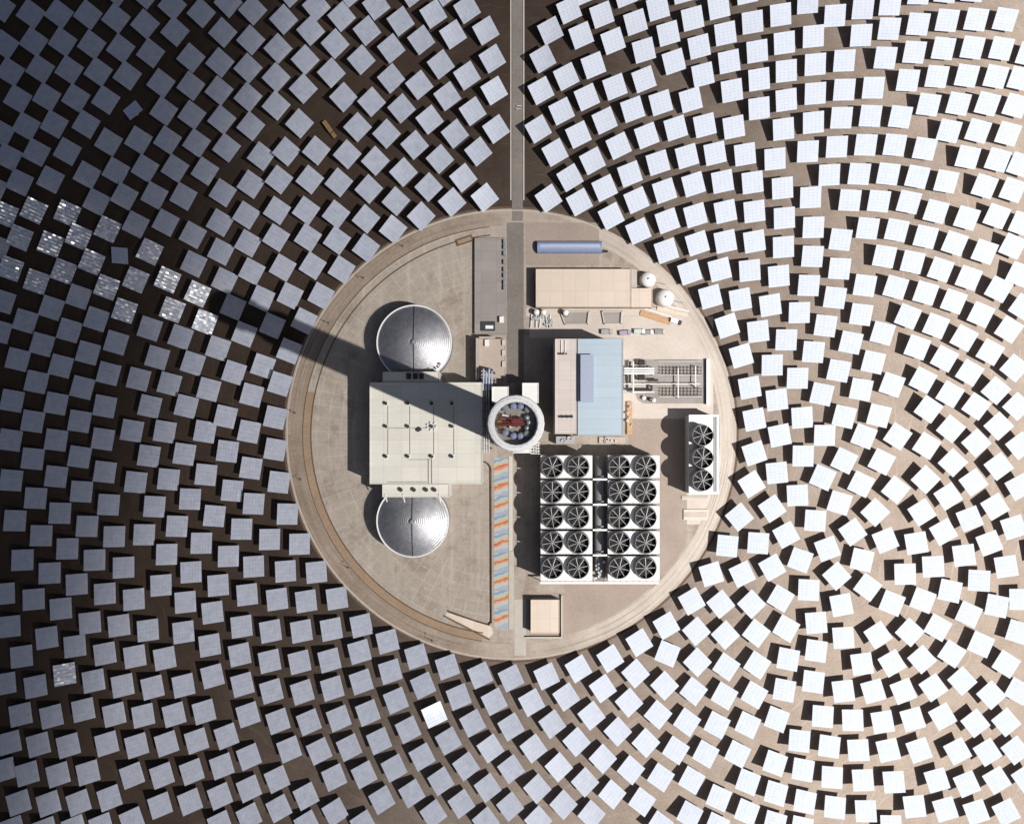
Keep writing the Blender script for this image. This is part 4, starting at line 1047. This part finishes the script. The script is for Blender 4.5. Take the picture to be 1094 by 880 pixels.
# added patches of sky: bright to whiten eastern mirrors, dim to darken western ones
gen = nt.nodes.new('ShaderNodeTexCoord').outputs['Generated']
sp = nt.nodes.new('ShaderNodeSeparateXYZ'); nt.links.new(gen, sp.inputs[0])
def mth(op, a, b, c=None):
    n = nt.nodes.new('ShaderNodeMath'); n.operation = op
    for k, v in enumerate((a, b, c)):
        if v is None: continue
        if isinstance(v, (int, float)): n.inputs[k].default_value = v
        else: nt.links.new(v, n.inputs[k])
    return n.outputs[0]
def mrange(v, a, b):
    n = nt.nodes.new('ShaderNodeMapRange'); n.interpolation_type = 'SMOOTHSTEP'
    nt.links.new(v, n.inputs['Value']); n.inputs['From Min'].default_value = a; n.inputs['From Max'].default_value = b
    return n.outputs[0]
cn_ = noise(nt, 5.0, 6, 0.6, gen)
vx = mth('MULTIPLY_ADD', cn_, 0.05, sp.outputs['X'])
bright_patch = mth('MULTIPLY', mrange(vx, 0.60, 0.44), mrange(vx, 0.03, 0.12))
bright_patch = mth('MULTIPLY', bright_patch, mth('MULTIPLY', mrange(sp.outputs['Y'], -0.72, -0.5), mrange(sp.outputs['Y'], 0.3, 0.12)))
bright_patch = mth('MULTIPLY', bright_patch, mrange(sp.outputs['Z'], 0.4, 0.65))
dim_patch = mth('MULTIPLY', mrange(vx, 0.52, 0.72), mrange(sp.outputs['Z'], -0.05, 0.05))
def cmix(f, a, col):
    n = nt.nodes.new('ShaderNodeMix'); n.data_type = 'RGBA'
    nt.links.new(f, n.inputs['Factor']); nt.links.new(a, n.inputs['A']); n.inputs['B'].default_value = (*col, 1)
    return n.outputs['Result']
skyc = cmix(mth('MAXIMUM', mth('MULTIPLY', dim_patch, 0.92), 0.6), sky.outputs[0], (0.16, 0.20, 0.42))  # rest of the sky dimmed as well, added to deepen the shadows
skyc = cmix(bright_patch, skyc, (9.2, 9.7, 10.5))
nt.links.new(skyc, bg.inputs['Color']); bg.inputs['Strength'].default_value = 0.05
L = bpy.data.lights.new('sun', 'SUN'); L.energy = 4.5; L.angle = R(0.53); L.color = (1.0, 0.96, 0.90)
so = bpy.data.objects.new('sun', L); C.objects.link(so)
so.rotation_euler = sun_dir.to_track_quat('Z', 'Y').to_euler(); so.location = sun_dir * 900

# unseen volume added high towards the sun to darken the western and northern field
CZ = 3000.0
dvec = Vector((-0.96, 0.28, 0)); pvec = Vector((0.28, 0.96, 0))
hvec = Vector((math.cos(SUN_AZ), -math.sin(SUN_AZ), 0)) / math.tan(SUN_EL)
prof = [(-190, 0.0), (-60, 3.2), (5, 5.8), (60, 6.3), (108, 7.3), (144, 8.5), (162, 16.9), (182, 25.4), (226, 31.4), (270, 44.9), (305, 50.8), (345, 54.2), (345, 0)]           # distance under the wedge, thickness of the wedge, shaped so the shade deepens westwards
q = bmesh.new()
ends = []
for side in (-295, 295):
    ends.append([q.verts.new(dvec * s + pvec * side + hvec * CZ + Vector((0, 0, CZ + t))) for s, t in prof])
q.faces.new(ends[0]); q.faces.new(ends[1][::-1])
for i in range(len(prof)):
    j = (i + 1) % len(prof); q.faces.new((ends[0][i], ends[0][j], ends[1][j], ends[1][i]))
bmesh.ops.recalc_face_normals(q, faces=q.faces)
me = bpy.data.meshes.new('shade_wedge'); q.to_mesh(me); q.free()
cm = bpy.data.materials.new('shade wedge volume'); cm.use_nodes = True
cn = cm.node_tree; cn.nodes.clear()
out = cn.nodes.new('ShaderNodeOutputMaterial'); pv = cn.nodes.new('ShaderNodeVolumePrincipled')
pv.inputs['Color'].default_value = (0.12, 0.12, 0.13, 1); pv.inputs['Density'].default_value = 0.10; pv.inputs['Anisotropy'].default_value = 0.7
cn.links.new(pv.outputs[0], out.inputs['Volume'])
me.materials.append(cm)
o = bpy.data.objects.new('shade_wedge', me); C.objects.link(o)
tag(o, 'unseen grey volume added high above the field to darken its western side', 'shade_wedge', None, 'stuff')

# ------------------------------------------------------------------ camera
cam = bpy.data.cameras.new('camera'); co = bpy.data.objects.new('camera', cam); C.objects.link(co)
co.location = (0, 0, H); co.rotation_euler = (0, 0, 0)
cam.sensor_width = 36; cam.lens = 36 * H / (1094 * S); cam.shift_y = (NADIR - 440) / 1094; cam.clip_start = 1; cam.clip_end = 12000
scn.camera = co
scn.view_settings.view_transform = 'Standard'; scn.view_settings.look = 'None'
scn.view_settings.exposure = 0.88; scn.view_settings.gamma = 1.0; scn.view_settings.use_curve_mapping = False
